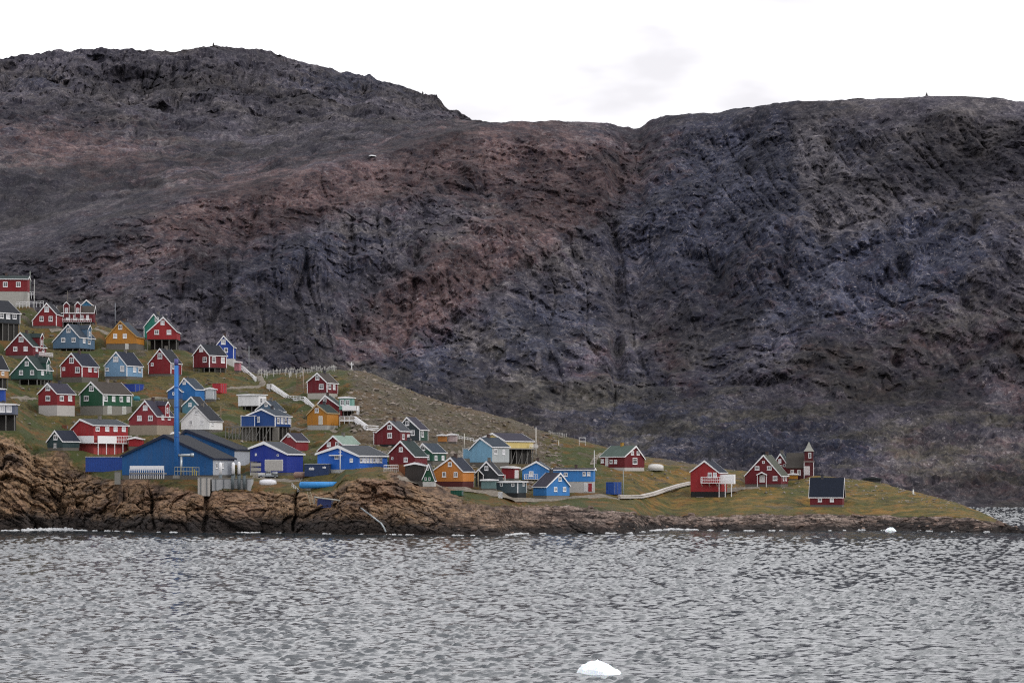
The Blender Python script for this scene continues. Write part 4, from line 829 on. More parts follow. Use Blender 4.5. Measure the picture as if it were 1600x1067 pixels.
# ------------------------------------------------------------------ other things of the village
def steel(h): return plain(h, 1.1, 0.5, 0.0, 0.35, 'painted_steel')
def container(label, px0, px1, sx, top, bot, col, k, Y=None, cat='container', name='shipping_container', group=None, marks=(), roofcol=None, dy=0):
    pc_ = (px0 + px1) / 2; p = hit(pc_, bot); Y = p.y + dy; s = F / Y; gw = (px1 - px0) / s; sw = (sx - px1) / s
    th = math.atan(sw / gw / k); W = gw / math.cos(th); L = max(1.2, W * k); phi = math.atan((pc_ - 800) / F); ang = th + phi
    X, _, Z = P(pc_, bot, Y); c = Vector((X, Y, Z)) + Vector((math.sin(ang), math.cos(ang), 0)) * (L / 2); Hh = (bot - top) / s
    r = tag(empty(name, c, -ang), label, cat, group); M = steel(col); m = MB()
    # corrugated shell: a zigzag outline extruded upwards
    def zig(a, b, n):
        return [(a + (b - a) * (i + f) / n, g) for i in range(n) for f, g in ((0.0, 0.0), (0.3, 0.05), (0.5, 0.05), (0.8, 0.0))]
    out = []
    nx = max(4, int(W / 0.45)); ny = max(3, int(L / 0.45))
    out += [(x, -L/2 + g) for x, g in zig(-W/2 + 0.1, W/2 - 0.1, nx)]; out += [(W/2 - g, y) for y, g in zig(-L/2 + 0.1, L/2 - 0.1, ny)]
    out += [(x, L/2 - g) for x, g in zig(W/2 - 0.1, -W/2 + 0.1, nx)]; out += [(-W/2 + g, y) for y, g in zig(L/2 - 0.1, -L/2 + 0.1, ny)]
    n = len(out); v = [(x, y, 0.12) for x, y in out] + [(x, y, Hh - 0.12) for x, y in out]
    m.add(v, [tuple(range(n - 1, -1, -1)), tuple(range(n, 2 * n))] + [(i, (i + 1) % n, n + (i + 1) % n, n + i) for i in range(n)]); m.build('shell', M, r)
    f = MB()
    for z0, z1 in ((0, 0.14), (Hh - 0.14, Hh)):
        f.box(-W/2 - .02, W/2 + .02, -L/2 - .02, -L/2 + .1, z0, z1); f.box(-W/2 - .02, W/2 + .02, L/2 - .1, L/2 + .02, z0, z1); f.box(-W/2 - .02, -W/2 + .1, -L/2 + .103, L/2 - .103, z0, z1); f.box(W/2 - .1, W/2 + .02, -L/2 + .103, L/2 - .103, z0, z1)
    for x in (-1, 1):
        for y in (-1, 1): f.box(*sorted((x * (W/2 + .015), x * (W/2 - .12))), *sorted((y * (L/2 + .015), y * (L/2 - .12))), 0.143, Hh - 0.143)
    f.build('frame', steel(col), r)
    m = MB(); m.box(-W/2 + .1, W/2 - .1, -L/2 + .1, L/2 - .1, Hh - 0.1, Hh - 0.03); m.build('roof_panel', steel(roofcol or col), r)
    if roofcol:
        m = MB(); m.box(-W/2 - .1, W/2 + .1, -L/2 - .1, L/2 + .1, Hh + .003, Hh + .14); m.build('roof_edge', steel(roofcol), r)
    for (mx_, my_, mw, mh) in marks:
        m = MB(); x = ((mx_ - px0) / (px1 - px0) - .5) * W; z = (bot - my_) / s; n2 = max(2, int(mw / 1.6))
        for i in range(n2): m.box(x + (mw / s) * (i / n2 - .5), x + (mw / s) * ((i + .7) / n2 - .5), -L/2 - .012, -L/2 - .002, z - mh / s / 2, z + mh / s / 2 * (1 if i % 2 else .7))
        m.build('lettering', WHITE, r)
    for i in range(3):
        m = MB(); y = -L/2 + .35 + (L - .7) * i / 2; m.bar((W/2 + .05, y, .2), (W/2 + .05, y, Hh - .2), .06); m.build('lock_bar', steel('#9aa0a8'), r)
    return r
container("navy shipping container with white marks beside the cobalt blue hall", 476, 513, 518, 725, 744, '#1c3560', 0.4, marks=[(487,732,9,4),(507,730,6,3)], roofcol='#c0c4c8', group='shipping containers')
container("red shipping container on the slope right of the white boarded garage", 332, 344, 354, 599, 614, '#b8323c', 0.9, group='shipping containers')
container("dark blue and lighter blue container behind the long green house", 193, 210, 225, 600, 620, '#22429c', 0.9, dy=8, group='shipping containers')
container("bright blue container alone on the meadow by a light pole", 947, 959, 971, 753, 772, '#1a4898', 1.9, group='shipping containers')
container("long dark blue metal store with white roof edge left of the factory", 134, 194, 199, 714, 737, '#1a4496', 0.28, cat='store', name='metal_store', roofcol='#c8ccd2')
container("small navy steel box on the rock ledge under the blue pipe", 496, 517, 521, 779, 793, '#26356c', 0.5, cat='steel box', name='steel_box')
container("low dark green container below the orange house", 704, 721, 724, 766, 774, '#1c5a4a', 0.45, group='shipping containers')
container("white cabinet in front of the slate grey flat house", 778.5, 783, 784, 768, 778, '#e0e0e0', 0.8, cat='cabinet', name='cabinet')
container("brown crate on the grass above the slate green cottage", 97, 104, 105.5, 664, 671, '#7a4a34', 0.7, cat='crate', name='crate')
container("pale grey equipment box in front of the factory beside the chimney", 258.5, 270, 272, 716, 742, '#a8b4bc', 0.6, Y=None, cat='equipment box', name='equipment_box', dy=-2.5)

# --- the factory chimney and yard
def on(px, py, Y): return Vector(P(px, py, Y))
Yc_ = 709.5; b = on(275.5, 743, Yc_); r = tag(empty('factory_chimney', b), "tall bright blue steel chimney in front of the blue factory", 'chimney')
hh = (743 - 571) / F * Yc_; m = MB(); m.tube((0, 0, 0), (0, 0, hh), .55, .5, 20); m.build('flue', paint('#3580d0', 1.0), r, True)
m = MB(); m.tube((0, 0, hh + .003), (0, 0, hh + 1.6), .5, .5, 20); m.build('cap', steel('#5a5a98'), r, True)
for f in (.35, .62, .8):
    m = MB(); m.tube((0, 0, hh * f), (0, 0, hh * f + .18), .62, .62, 20); m.build('collar', steel('#2a5cb0'), r)
m = MB(); m.box(-.75, .75, -.75, .75, -.6, .12); m.build('plinth', CONC, r)
m = MB(); m.bar((.62, 0, .5), (.62, 0, hh), .1); m.bar((.62, .3, .5), (.62, .3, hh), .1)
for i in range(int(hh / .5)): m.bar((.62, 0, .8 + i * .5), (.62, .3, .8 + i * .5), .05)
m.build('ladder', steel('#3a74c4'), r)
z = (743 - 711) / F * Yc_; m = MB(); m.tube((.5, -.1, z), (3.9, -.1, z), .34, .34, 14); m.tube((3.55, -.1, z), (4.3, -.1, z), .5, .5, 14); m.tube((1.2, -.1, z - .3), (1.2, -.1, .2), .3, .3, 12); m.build('exhaust_pipe', plain('#c4ccd0', .9, .35, .6, name='bare_metal'), r, True)
def platform(label, pA, pB, YA, YB, top, mid, bot):
    """white fenced loading platform along a line"""
    A = on(pA, bot, YA); B = on(pB, bot, YB); r = tag(empty('loading_platform', A), label, 'platform'); d = B - A; hT = (bot - top) / F * YA; hM = (bot - mid) / F * YA
    o = Vector((d.y, -d.x, 0)).normalized()
    def slab(z0, z1, t, nm, M, off=0):
        m = MB(); p = Vector((0, 0, (z0 + z1) / 2)) + o * off; m.bar(p, p + d, t, z1 - z0); return m.build(nm, M, r)
    slab(hM, hT, .1, 'screen', WHITE); slab(-.1, .25, 1.6, 'floor', CONC, -.6); slab(.9, 1.0, .1, 'railing', WHITE)
    n = 16
    for i in range(n + 1):
        m = MB(); p = d * (i / n) + Vector((0, 0, 0)); m.bar(p + Vector((0, 0, -1.2)) + o * .02, p + Vector((0, 0, hM)) + o * .02, .13); m.build('post', WHITE, r)
    return r
platform("white fenced loading platform along the front of the blue factory", 203, 256, 712.5, 708.5, 727.5, 733, 740)
A = on(273, 742, 707); B = on(311, 743, 704.5)
r = tag(empty('railing', A), "grey and yellow railing before the factory's right half", 'railing'); m = MB(); railing_mb(m, (0, 0, 0), B - A, 2.0, 8, .1); m.build('rails', plain('#c8c4a8', .9), r)
for i in range(3):
    m = MB(); e = Vector((B - A)); p = e * (0.72 + .09 * i); m.bar(p, p + Vector((0, 0, 2.1 - .45 * i)), .14); m.build('yellow_bar', plain('#c8b440', 1.0), r)
def silo(px, top, bot, Y, w, which):
    b = on(px, bot, Y); hh = (bot - top) / F * Y; rr = w / F * Y / 2; r = tag(empty('silo', b), which + " slim white upright tanks at the factory's white end wall", 'tank', 'slim white tanks by the factory')
    m = MB(); m.lathe((0, 0, 0), [(rr, 0), (rr, hh * .88), (rr * .7, hh * .96), (rr * .25, hh)], 14); m.build('tank_shell', WHITE, r, True)
    m = MB(); m.lathe((0, 0, 0), [(rr * 1.25, -1.2), (rr * 1.25, -.004)], 14); m.build('skirt', plain('#7c868c', 1.0), r)
    return r
silo(344.5, 722, 741, 703.5, 4.5, 'leftmost of the three'); silo(364.5, 722, 741, 703, 5, 'middle one of the three'); silo(373.5, 721, 741, 703, 4.5, 'rightmost of the three')
def block(name, label, cat, px0, px1, top, bot, Y, depth, col, feats=0):
    A = on(px0, bot, Y); B = on(px1, bot, Y); hT = (bot - top) / F * Y; r = tag(empty(name, (A + B) / 2), label, cat); w = (B - A).length / 2
    m = MB(); m.box(-w, w, 0, depth, -1.5, hT); m.build('concrete_body', plain(col, 1.0, .9, name='cast_concrete'), r)
    m = MB(); m.box(-w - .08, w + .08, -.1, depth, hT + .003, hT + .14); m.build('coping', CONC, r)
    for i in range(feats):
        x = -w + 2 * w * (i + .5) / feats; m = MB(); m.box(x - .1, x + .1, -.16, -.003, -1.4, hT - .05); m.build('buttress', plain('#6c7276', 1.0), r)
    return r
block('quay_wall', "long pale concrete quay wall under the slim white tanks", 'quay wall', 331, 392, 748, 757, 702.4, 7, '#b4b6b8', 5)
block('concrete_block', "pale concrete footing at the factory's corner above the cleft", 'footing', 309, 328, 746, 765, 701.8, 6, '#c4c0ba', 2)
block('concrete_pier', "stubby concrete pier below the long dark blue store", 'pier', 179, 187, 737, 747, 711, 2, '#8c8a84')
for px, wh in ((363.5, 'leftmost'), (373.5, 'middle'), (381.5, 'rightmost')):
    b = on(px, 758, 701.6); r = tag(empty('mooring_pile', b), wh + " of three grey round piles standing against the concrete quay wall", 'pile', 'grey piles by the quay'); m = MB(); m.tube((0, 0, -1), (0, 0, 2.5), .38, .36, 12); m.build('pile', plain('#5e686c', 1.0), r, True); m = MB(); m.tube((0, 0, 2.503), (0, 0, 2.75), .46, .46, 12); m.build('pile_cap', plain('#3a4044', 1.0), r)
# --- tanks and pipes on the quay rocks
def tank(name, label, px0, px1, py, rpx, col, bot):
    p = hit((px0 + px1) / 2, bot); Y = p.y + .5; A = on(px0, py, Y); B = on(px1, py, Y + .8); c = (A + B) / 2; rr = rpx / F * Y; r = tag(empty(name, c - Vector((0, 0, rr))), label, 'tank'); a = A - c + Vector((0, 0, rr)); bb = B - c + Vector((0, 0, rr)); e = (bb - a).normalized()
    m = MB(); m.tube(a, bb, rr, rr, 20); m.build('tank_shell', steel(col), r, True)
    for p0, sg in ((a, -1), (bb, 1)):
        m = MB(); m.tube(p0 + e * sg * .003, p0 + e * sg * rr * .35, rr, rr * .72, 20); m.tube(p0 + e * sg * rr * .353, p0 + e * sg * rr * .5, rr * .7, rr * .3, 20); m.build('end_cap', steel(col), r, True)
    for f in (.2, .5, .8):
        q = a.lerp(bb, f); m = MB(); m.bar(q + Vector((0, 0, -rr * 1.6)), q + Vector((0, 0, -rr * .6)), rr * 1.5, .3); m.build('saddle', CONC, r); m = MB(); m.tube(q - e * .06, q + e * .06, rr * 1.03, rr * 1.03, 20); m.build('band', steel(col), r)
    return r
tank('steel_tank', "long bright azure blue steel tank lying on the quay rocks", 470, 527, 757.5, 5.2, '#3a94dc', 765)
tank('rusty_tank', "pinkish brown steel tank lying below the navy container", 461, 483, 742, 4.8, '#94786c', 749)
def pipe(name, label, cat, pts, rad, col, off=-.3):
    vs_ = []
    for q in pts:
        if len(q) == 3: vs_.append(on(*q))
        else: p = hit(*q); vs_.append(p + Vector((0, off, .15)))
    b = vs_[0]; r = tag(empty(name, b), label, cat)
    for i in range(len(vs_) - 1):
        m = MB(); m.tube(vs_[i] - b, vs_[i + 1] - b, rad, rad, 10); m.build('pipe_length', plain(col, .9, .5), r, True)
    for i in range(0, len(vs_), 2):
        m = MB(); m.box(vs_[i].x - b.x - .12, vs_[i].x - b.x + .12, vs_[i].y - b.y - .12, vs_[i].y - b.y + .12, vs_[i].z - b.z - 1.6, vs_[i].z - b.z - rad); m.build('pipe_support', GREYW, r)
    return r
ypp = hit(520, 786).y - 1.2
pipe('outfall_pipe', "pale outfall pipe running along the rock ledge to the sea", 'pipe', [(491,776,ypp),(498,777.5,ypp),(530,781.5,ypp-.3),(557,787,ypp-.6),(564,794,ypp-.6)], .17, '#c8c8c0')
ww = MB(); prev = None
for px, py in ((564,794),(571,799),(580,805),(588,812),(595,818),(600,824),(603,831)):
    p = hit(px, py) + Vector((0, -.25, 0)); 
    if prev is not None: ww.bar(prev, p, .30, .22)
    prev = p
tag(ww.build('outfall_water', plain('#b8c0c4', .9, .25, name='running_water')), "thin white trickle running from the pipe end down the rocks", 'water trickle')
yl = hit(484, 782).y - .8; b = on(481, 770, yl); r = tag(empty('ladder', b), "pale timber ladder leaning on the rocks by the small navy box", 'ladder')
for dx in (0, 5):
    m = MB(); m.bar(on(480 + dx, 768, yl) - b, on(487 + dx, 795, yl - .6) - b, .13); m.build('ladder_rail', plain('#b0a48c', 1.0), r)
m = MB()
for i in range(10):
    f = i / 10; m.bar(on(480 + 7 * f, 768 + 27 * f, yl - .6 * f) - b, on(485 + 7 * f, 768 + 27 * f, yl - .6 * f) - b, .07)
m.build('rungs', plain('#b0a48c', 1.0), r)
yl = hit(463, 772).y - .6; A = on(456, 761, yl); r = tag(empty('railing', A), "thin white railing on the cliff edge below the blue tank", 'railing'); m = MB(); railing_mb(m, (0, 0, 0), on(470, 774, yl) - A, 1.0, 5, .07); m.build('rails', WHITE, r)

# --- boats and vehicle
def boat(label, px0, px1, py_top, py_bot, col, upturned=True, dy=0, hitpx=None):
    pc_ = (px0 + px1) / 2; p = hit(pc_, py_bot); Y = p.y + dy; L = (px1 - px0) / F * Y; Hh = (py_bot - py_top) / F * Y; c = on(pc_, py_bot, Y)
    r = tag(empty('rowing_boat', c, math.radians(8)), label, 'boat'); n = 14; v = []; f = []; B = min(L * .2, 1.1)
    for i in range(n + 1):
        t = i / n * 2 - 1; w = B * (1 - abs(t) ** 2.6) ** .7 * (1 if t < 0 else 1 - .15 * t) + .03; hz = Hh * (.72 + .28 * t * t) if not upturned else Hh * (1 - .35 * abs(t) ** 3)
        for j in range(9):
            a = math.pi * j / 8; y = -math.cos(a) * w; z = math.sin(a) ** .7 * hz if upturned else hz - math.sin(a) ** .7 * hz
            v.append((t * L / 2, y, z))
    for i in range(n):
        for j in range(8): f.append((i*9+j, i*9+j+1, (i+1)*9+j+1, (i+1)*9+j))
    m = MB(); m.add(v, f); o = m.build('hull', steel(col), r, True); md = o.modifiers.new('thick', 'SOLIDIFY'); md.thickness = .05
    m = MB(); 
    if upturned: m.bar((-L * .47, 0, Hh * .86), (-L * .2, 0, Hh * 1.03), .08, .12); m.bar((-L * .2, 0, Hh * 1.03), (L * .2, 0, Hh * 1.03), .08, .12); m.bar((L * .2, 0, Hh * 1.03), (L * .47, 0, Hh * .86), .08, .12); m.build('keel', steel(col), r)
    else:
        for x in (-.25, .05, .3): m.box(L * x - .12, L * x + .12, -B * .8, B * .8, Hh * .6, Hh * .66)
        m.build('thwarts', GREYW, r)
    for s in (-1, 1):
        m = MB()
        for i in range(n): m.bar(v[i * 9 + (0 if s < 0 else 8)], v[(i + 1) * 9 + (0 if s < 0 else 8)], .09)
        m.build('gunwale', steel('#cfcfcf'), r)
    return r
boat("white upturned boat on the quay rocks below the grey truck", 405, 432, 749, 757, '#e6e6ea')
boat("white upturned boat beside the red house with green roof", 1012, 1037, 725, 734, '#dcdad6', dy=-2)
boat("small teal boat on the slope below the dark blue container", 208, 219, 619, 626, '#2a7c88')
p = hit(418, 748); Yt = p.y + 1; b = on(419, 748, Yt); r = tag(empty('flatbed_truck', b, math.radians(4)), "grey flatbed truck parked before the navy hall's roller doors", 'truck'); L = 31 / F * Yt
m = MB(); m.prism([(-L*.5, .55), (L*.5, .55), (L*.5, .95), (-L*.5, .95)], -.9, .9); m.build('chassis', steel('#8c9298'), r)
m = MB(); m.prism([(-L*.12, .953), (L*.16, .953), (L*.16, 1.5), (L*.11, 2.05), (-L*.10, 2.05), (-L*.12, 1.5)], -.85, .85); m.build('cab', steel('#c0c6ca'), r)
m = MB(); m.box(-L*.1, L*.02, -.87, -.852, 1.4, 1.95); m.build('side_window', GLASS, r); m = MB(); m.box(L*.035, L*.13, -.87, -.852, 1.4, 1.9); m.build('side_window', GLASS, r)
m = MB(); m.tube((L*.2, -.2, 1.35), (L*.48, -.2, 1.35), .42, .42, 14); m.build('drum', plain('#a8acb0', .9, .4, .5), r, True)
m = MB(); m.box(-L*.5, -L*.16, -.85, .85, .953, 1.5); m.build('load_box', steel('#d4d4d4'), r)
for x in (-.36, .36):
    for y in (-.9, .7):
        m = MB(); m.tube((L * x, y, .42), (L * x, y + .22, .42), .42, .42, 16); w_ = m.build('wheel', plain('#18181a', 1.0, .9), r, True); m = MB(); m.tube((L * x, y - .012, .42), (L * x, y - .003, .42), .2, .2, 12); m.build('hub', plain('#9a9a9a', 1.0), w_)
A = hit(446, 738); Yg = A.y; a0 = on(446, 738, Yg); r = tag(empty('gangway', a0), "pale sloping gangway leaning up to the navy container", 'gangway'); d_ = on(463, 727, Yg + .5) - a0
m = MB(); m.bar((0, 0, .1), d_ + Vector((0, 0, .1)), 1.2, .15); m.build('ramp_floor', WHITE, r)
for s in (-.6, .6):
    m = MB(); railing_mb(m, (0, s, .2), d_ + Vector((0, s, .2)), .9, 4, .09); m.build('railing', WHITE, r)
# --- domes
def dome(label, px, top, bot, wpx, dy):
    p = hit(px, bot, tmin=1.0); Y = p.y + dy; c = on(px, bot, Y); rr = wpx / 2 / F * Y; hh = (bot - top) / F * Y; r = tag(empty('storage_tank', c), label, 'tank')
    m = MB(); m.lathe((0, 0, 0), [(rr, -4.0), (rr, hh * .35)], 24); m.build('tank_wall', WHITE, r, True); m = MB(); m.lathe((0, 0, hh * .35 + .003), [(rr * 1.02, 0)] + [(rr * math.cos(t), hh * .65 * math.sin(t)) for t in np.linspace(.15, 1.45, 8)], 24); m.build('tank_roof', WHITE, r, True); return r
dome("large round white tank roof showing over the blue factory roof", 274, 674.5, 683, 30, 14)
dome("small white round tank beside the porch of the pale concrete house", 275, 632, 643, 11, 0)

# --- stairs, walks, railings
def stairs(label, pts, width=1.5, lift=.5, cat='stairs', dys=None):
    vs_ = [hit(px, py, tmin=1.0) for px, py in pts]
    ys = np.linspace(vs_[0].y, vs_[-1].y, len(vs_)) if vs_[0].y > vs_[-1].y else [v.y for v in vs_]
    if dys: ys = [Yof(px, py) - dys for px, py in pts]
    vs_ = [on(px, py, y - .2) for (px, py), y in zip(pts, ys)]
    b = vs_[0]; r = tag(empty('staircase', b), label, cat)
    dpt = Vector((.25, 1.0, 0)).normalized() * width
    rails = [MB(), MB()]; tre = MB()
    for i in range(len(vs_) - 1):
        a_, e_ = vs_[i] - b, vs_[i + 1] - b
        for k, off in enumerate((Vector((0, 0, 0)), dpt)):
            m = MB(); m.bar(a_ + off, e_ + off, .12, .42); m.build('stringer', WHITE, r)
            up = Vector((0, 0, .55)); m = MB(); m.bar(a_ + off + up, e_ + off + up, .12, .16); m.build('rail', WHITE, r); up = Vector((0, 0, 1.1)); m = MB(); m.bar(a_ + off + up, e_ + off + up, .12, .18); m.build('rail', WHITE, r)
        n = max(3, int((e_ - a_).length / .6))
        for j in range(n): q = a_.lerp(e_, (j + .5) / n); tre.bar(q + dpt * .06, q + dpt * .94, .34, .06)
        n = max(1, int((e_ - a_).length / 2.2))
        for j in range(n + 1):
            q = a_.lerp(e_, j / n); m = MB(); m.bar(q + Vector((0, -.1, -1.8)), q + Vector((0, -.1, 1.1)), .13); m.build('post', WHITE, r)
    tre.build('treads', WHITE, r); return r
stairs("upper white wooden staircase below the cemetery, with a level landing", [(417,606),(423,606),(449,624),(474,626),(491,642)])
stairs("lower white wooden staircase between the teal building and the red house", [(531,657),(553,657),(572,671),(589,672)], dys=4.0)
stairs("short white staircase coming down from the pink shed", [(377,577),(388,587),(399,596)], 1.2)
def rail_thing(label, ptsY, h=1.0, col=None, name='railing', n=None, t=.09, cat='railing', board=False):
    vs_ = [on(*q) if len(q) == 3 else hit(q[0], q[1], tmin=.9) + Vector((0, -.05, 0)) for q in ptsY]; b = vs_[0]; r = tag(empty(name, b), label, cat)
    for i in range(len(vs_) - 1):
        a_, e_ = vs_[i] - b, vs_[i + 1] - b; L = (e_ - a_).length
        for k in (.5, 1.0):
            m = MB(); m.bar(a_ + Vector((0, 0, h * k)), e_ + Vector((0, 0, h * k)), t, t * 1.3); m.build('rail', col or WHITE, r)
        nn = n or max(2, int(L / 1.6))
        for j in range(nn + 1):
            q = a_.lerp(e_, j / nn); m = MB(); m.bar(q + Vector((0, 0, -.8)), q + Vector((0, 0, h)), t); m.build('post', col or WHITE, r)
    return r
ya = hit(40, 486).y
rail_thing("white railed walkway leaving the long red house to the right", [(25,478,ya),(68,476,ya)], 1.1, n=8)
rail_thing("white stair frame beside the long red house on the hilltop", [(45,463,ya+2),(53,463,ya+2)], 1.3, n=2)
rail_thing("brown fence left of the red house under the cemetery", [(463,612),(480,612)], 3.2, plain('#7a5648', 1.0), n=9, name='fence', cat='fence')
rail_thing("white railing below the dark red house near the cobalt hall", [(600,737),(622,738)], 1.6, n=7)
rail_thing("white fence before the sky blue cottage with big dark roof", [(836,772),(856,773)], 1.4, n=8, name='fence', cat='fence')
rail_thing("grey footbridge railing above the orange house", [(672,724),(690,724)], 1.2, plain('#7c8080', 1.0), n=6)
rail_thing("pale gate frame standing alone on the grass of the ridge", [(905,696),(914.5,696)], 2.2, n=1, name='gate_frame', cat='frame')
rail_thing("white railing on the slope above the pale yellow building", [(713,687),(740,690)], .9, n=6)
# boardwalk out to the bright red house
pts = [(968,780.5),(985,780.5),(1003,779.5),(1022,775.5),(1042,769),(1062,762.5),(1079,758.5)]
vs_ = [hit(*q) for q in pts]; b = vs_[0]; r = tag(empty('boardwalk', b), "white boardwalk curving over the meadow to the bright red house", 'boardwalk'); up = Vector((0, 0, .45))
for off in (Vector((0, 0, 0)), Vector((-.1, 1.3, .5))):
    m = MB()
    for i in range(len(vs_) - 1): m.bar(vs_[i] - b + up + off, vs_[i + 1] - b + up + off, .9, .3 if off.y else .34)
    m.build('plank_run', plain('#dcd6d0', .95, .7), r)
for i in range(len(vs_)):
    m = MB(); q = vs_[i] - b; m.box(q.x - .15, q.x + .15, q.y, q.y + 1.2, q.z - .6, q.z + .26); m.build('trestle', GREYW, r)

# --- poles
def pole(label, px, top, bot, col='#b4b0a8', arm=0, Y=None, w=.16, name='pole', cat='pole', lamp=False):
    p = hit(px, bot, tmin=.6); Y = Y or p.y; b = on(px, bot, Y); hh = (bot - top) / F * Y; r = tag(empty(name, b), label, cat, None); M = plain(col, 1.0, .7)
    m = MB(); m.tube((0, 0, -1), (0, 0, hh), w, w * .65, 10); m.build('shaft', M, r, True)
    m = MB(); m.tube((0, 0, hh + .002), (0, 0, hh + .12), w * .9, w * .4, 10); m.build('top', M, r)
    if arm: m = MB(); m.bar((-arm, 0, hh - .5), (arm, 0, hh - .5), .11); m.build('crossarm', M, r)
    if lamp: m = MB(); m.bar((0, 0, hh - .1), (-.9, 0, hh + .05), .1); m.box(-1.3, -.85, -.14, .14, hh - .02, hh + .12); m.build('lamp_head', M, r)
    return r
pole("thin grey mast on the dark skyline right of the tall blue house", 389, 541, 580, '#8c9094')
pole("thin grey mast behind the ochre yellow house on the upper slope", 180, 474, 506, '#8c9098')
pole("pale timber pole left of the red house under the cemetery", 474, 577, 616, '#a89a8c', .5)
pole("white mast at the right end of the pale yellow building", 837.5, 668, 712, '#e0dcd4')
pole("white mast at the right end of the long sky blue house", 928.5, 704, 752, '#e6e6e6', w=.13, Y=HOUSES[0] and None)
pole("grey lamp post beside the bright blue container", 974, 734, 776, '#9aa09c', lamp=True, name='lamp_post', cat='lamp post')
pole("white flagpole in front of the cobalt blue hall's gable", 531.5, 703, 738, '#e0e0e0', .4, Y=706.0)
pole("dark antenna mast above the dormered red house", 105.5, 455, 482, '#6c6660', .8)
pole("thin grey aerial with crossbar at the long red house's right end", 47, 424, 456, '#9aa09a', .35)
pole("tall white mast at the corner of the walkway on the hilltop", 53.5, 437, 486, '#d8d8d4', w=.12)
pole("grey timber pole between the red house and the green slope houses", 89, 570, 596, '#7a746c', .5)
pole("grey pole in front of the teal grey garage", 747, 737, 762, '#b0a890')
pole("thin pole above the low slate grey flat house", 789, 742, 756, '#d0d0cc', Y=722)
pole("short white post alone near the tip of the green point", 1427, 765, 772, '#e6e6e0', w=.28)
pole("timber pole right of the white house near the slope", 345, 634, 664, '#8c7a60')
pole("white pole on the slope beside the pale yellow building's left end", 725.5, 678, 700, '#d8d4c8')
pole("short pale marker post on the meadow left of the green roofed house", 873, 688, 696, '#d4d0c0')

# --- cemetery
cm = MB(); cm.box(-.06, .06, -.045, .045, -.5, 1.5); cm.box(-.34, -.063, -.04, .04, .98, 1.09); cm.box(.063, .34, -.04, .04, .98, 1.09); CROSS = cm.mesh('grave_cross', plain('#d8d6d2', .95, .8))
rs = np.random.RandomState(3); graves = []
for i in range(62): graves.append((402 + 124 * (i + rs.rand() * .8) / 62, None))
for i in range(16): graves.append((404 + 70 * rs.rand(), 586.5 + 6 * rs.rand()))
for i, (px, py) in enumerate(graves):
    base = py or (float(CREST(px)) + .6 + 2.6 * rs.rand() + (1.2 if px < 430 else 0)); p = hit(px, base, tmin=1.2)
    o = link(bpy.data.objects.new('grave_cross', CROSS)); s = .72 + .5 * rs.rand(); o.location = p; o.scale = (s, s, s); o.rotation_euler = (rs.normal(0, .04), rs.normal(0, .06), rs.normal(0, .5))
    tag(o, "white wooden grave cross in the hilltop cemetery left of the tall cross", 'grave cross', 'white crosses of the hilltop cemetery')
for i in range(11):
    px = 857 + 29 * (i + rs.rand() * .6) / 11; p = hit(px, 678.5 + 5.0 * i / 11 + rs.rand() * 1.5, tmin=1.2)
    o = link(bpy.data.objects.new('grave_cross', CROSS)); o.location = p; o.rotation_euler = (0, 0, rs.normal(0, .5)); o.scale = (.8, .8, .75)
    tag(o, "white grave cross on the low ridge left of the green roofed house", 'grave cross', 'white crosses on the low ridge')
p = hit(549.5, float(CREST(549.5)) + 1, tmin=1.2); r = tag(empty('memorial_cross', p), "tall white cross on the bare hilltop right of the cemetery", 'cross'); m = MB(); m.box(-.11, .11, -.11, .11, -.6, 2.6); m.build('upright', WHITE, r); m = MB(); m.box(-.62, .62, -.17, -.113, 1.75, 1.95); m.build('crossbar', WHITE, r); m = MB(); m.lathe((-.2, 0, 0), [(.9, -.4), (.7, .2), (.35, .45)], 9); m.build('stone_base', plain('#8a8680', 1.0, .95), r)

# --- the church
Yk = hit(1250, 748, tmin=1.0).y + 6; b = on(1264, 748, Yk); s = F / Yk; R = tag(empty('church', b, math.radians(-7)), "small dark red wooden church with a grey pointed belfry", 'church'); red_ = paint('#5e1820'); zz = lambda py: (748 - py) / s
tw = 15.5 / s / 2
m = MB(); m.box(-tw, tw, -tw, tw, -1, zz(722)); m.build('tower', red_, R)
m = MB(); m.box(-tw * 1.08, tw * 1.08, -tw * 1.08, tw * 1.08, zz(722) + .003, zz(720)); m.build('tower_cornice', plain('#8a7c78', 1.0), R)
m = MB(); m.box(-tw * .88, tw * .88, -tw * .88, tw * .88, zz(720) + .003, zz(705)); bf = m.build('belfry', red_, R)
m = MB(); m.lathe((0, 0, 0), [(tw * 1.5, zz(705) + .004), (tw * .85, zz(700)), (tw * .05, zz(690))], 4); sp = m.build('spire', plain('#a4a49c', 1.0, .8), R); sp.rotation_euler = (0, 0, math.pi / 4)
add_window(bf, (.25, -tw * .88, (zz(716) + zz(707)) / 2), 0, .75, 1.5, single=True)
add_door(R, (-tw * .35, -tw, zz(742)), 0, 1.2, 2.3, '#e0d8d8')
for x in (-1, 1): m = MB(); m.box(*sorted((x * tw, x * (tw - .14))), -tw - .04, -tw - .003, -.5, zz(722) - .02); m.build('corner_board', WHITE, R)
m = MB(); nx = -tw - 26 / s; m.prismx([(-.5, -1), (6.2, -1), (6.2, zz(729)), (2.85, zz(709)), (-.5, zz(729))], nx, -tw - .003); m.build('nave', red_, R)
m = MB(); m.prismx([(-.95, zz(731.5)), (2.85, zz(709) + .01), (6.65, zz(731.5)), (6.65, zz(730.5)), (2.85, zz(709) + .3), (-.95, zz(730.5))], nx - .3, -tw - .006); m.build('nave_roof', roofm('#4c4844'), R)
for f in (.3, .7): add_window(R, (nx + (-tw - nx) * f, -.5, zz(738)), 0, .9, 1.5)
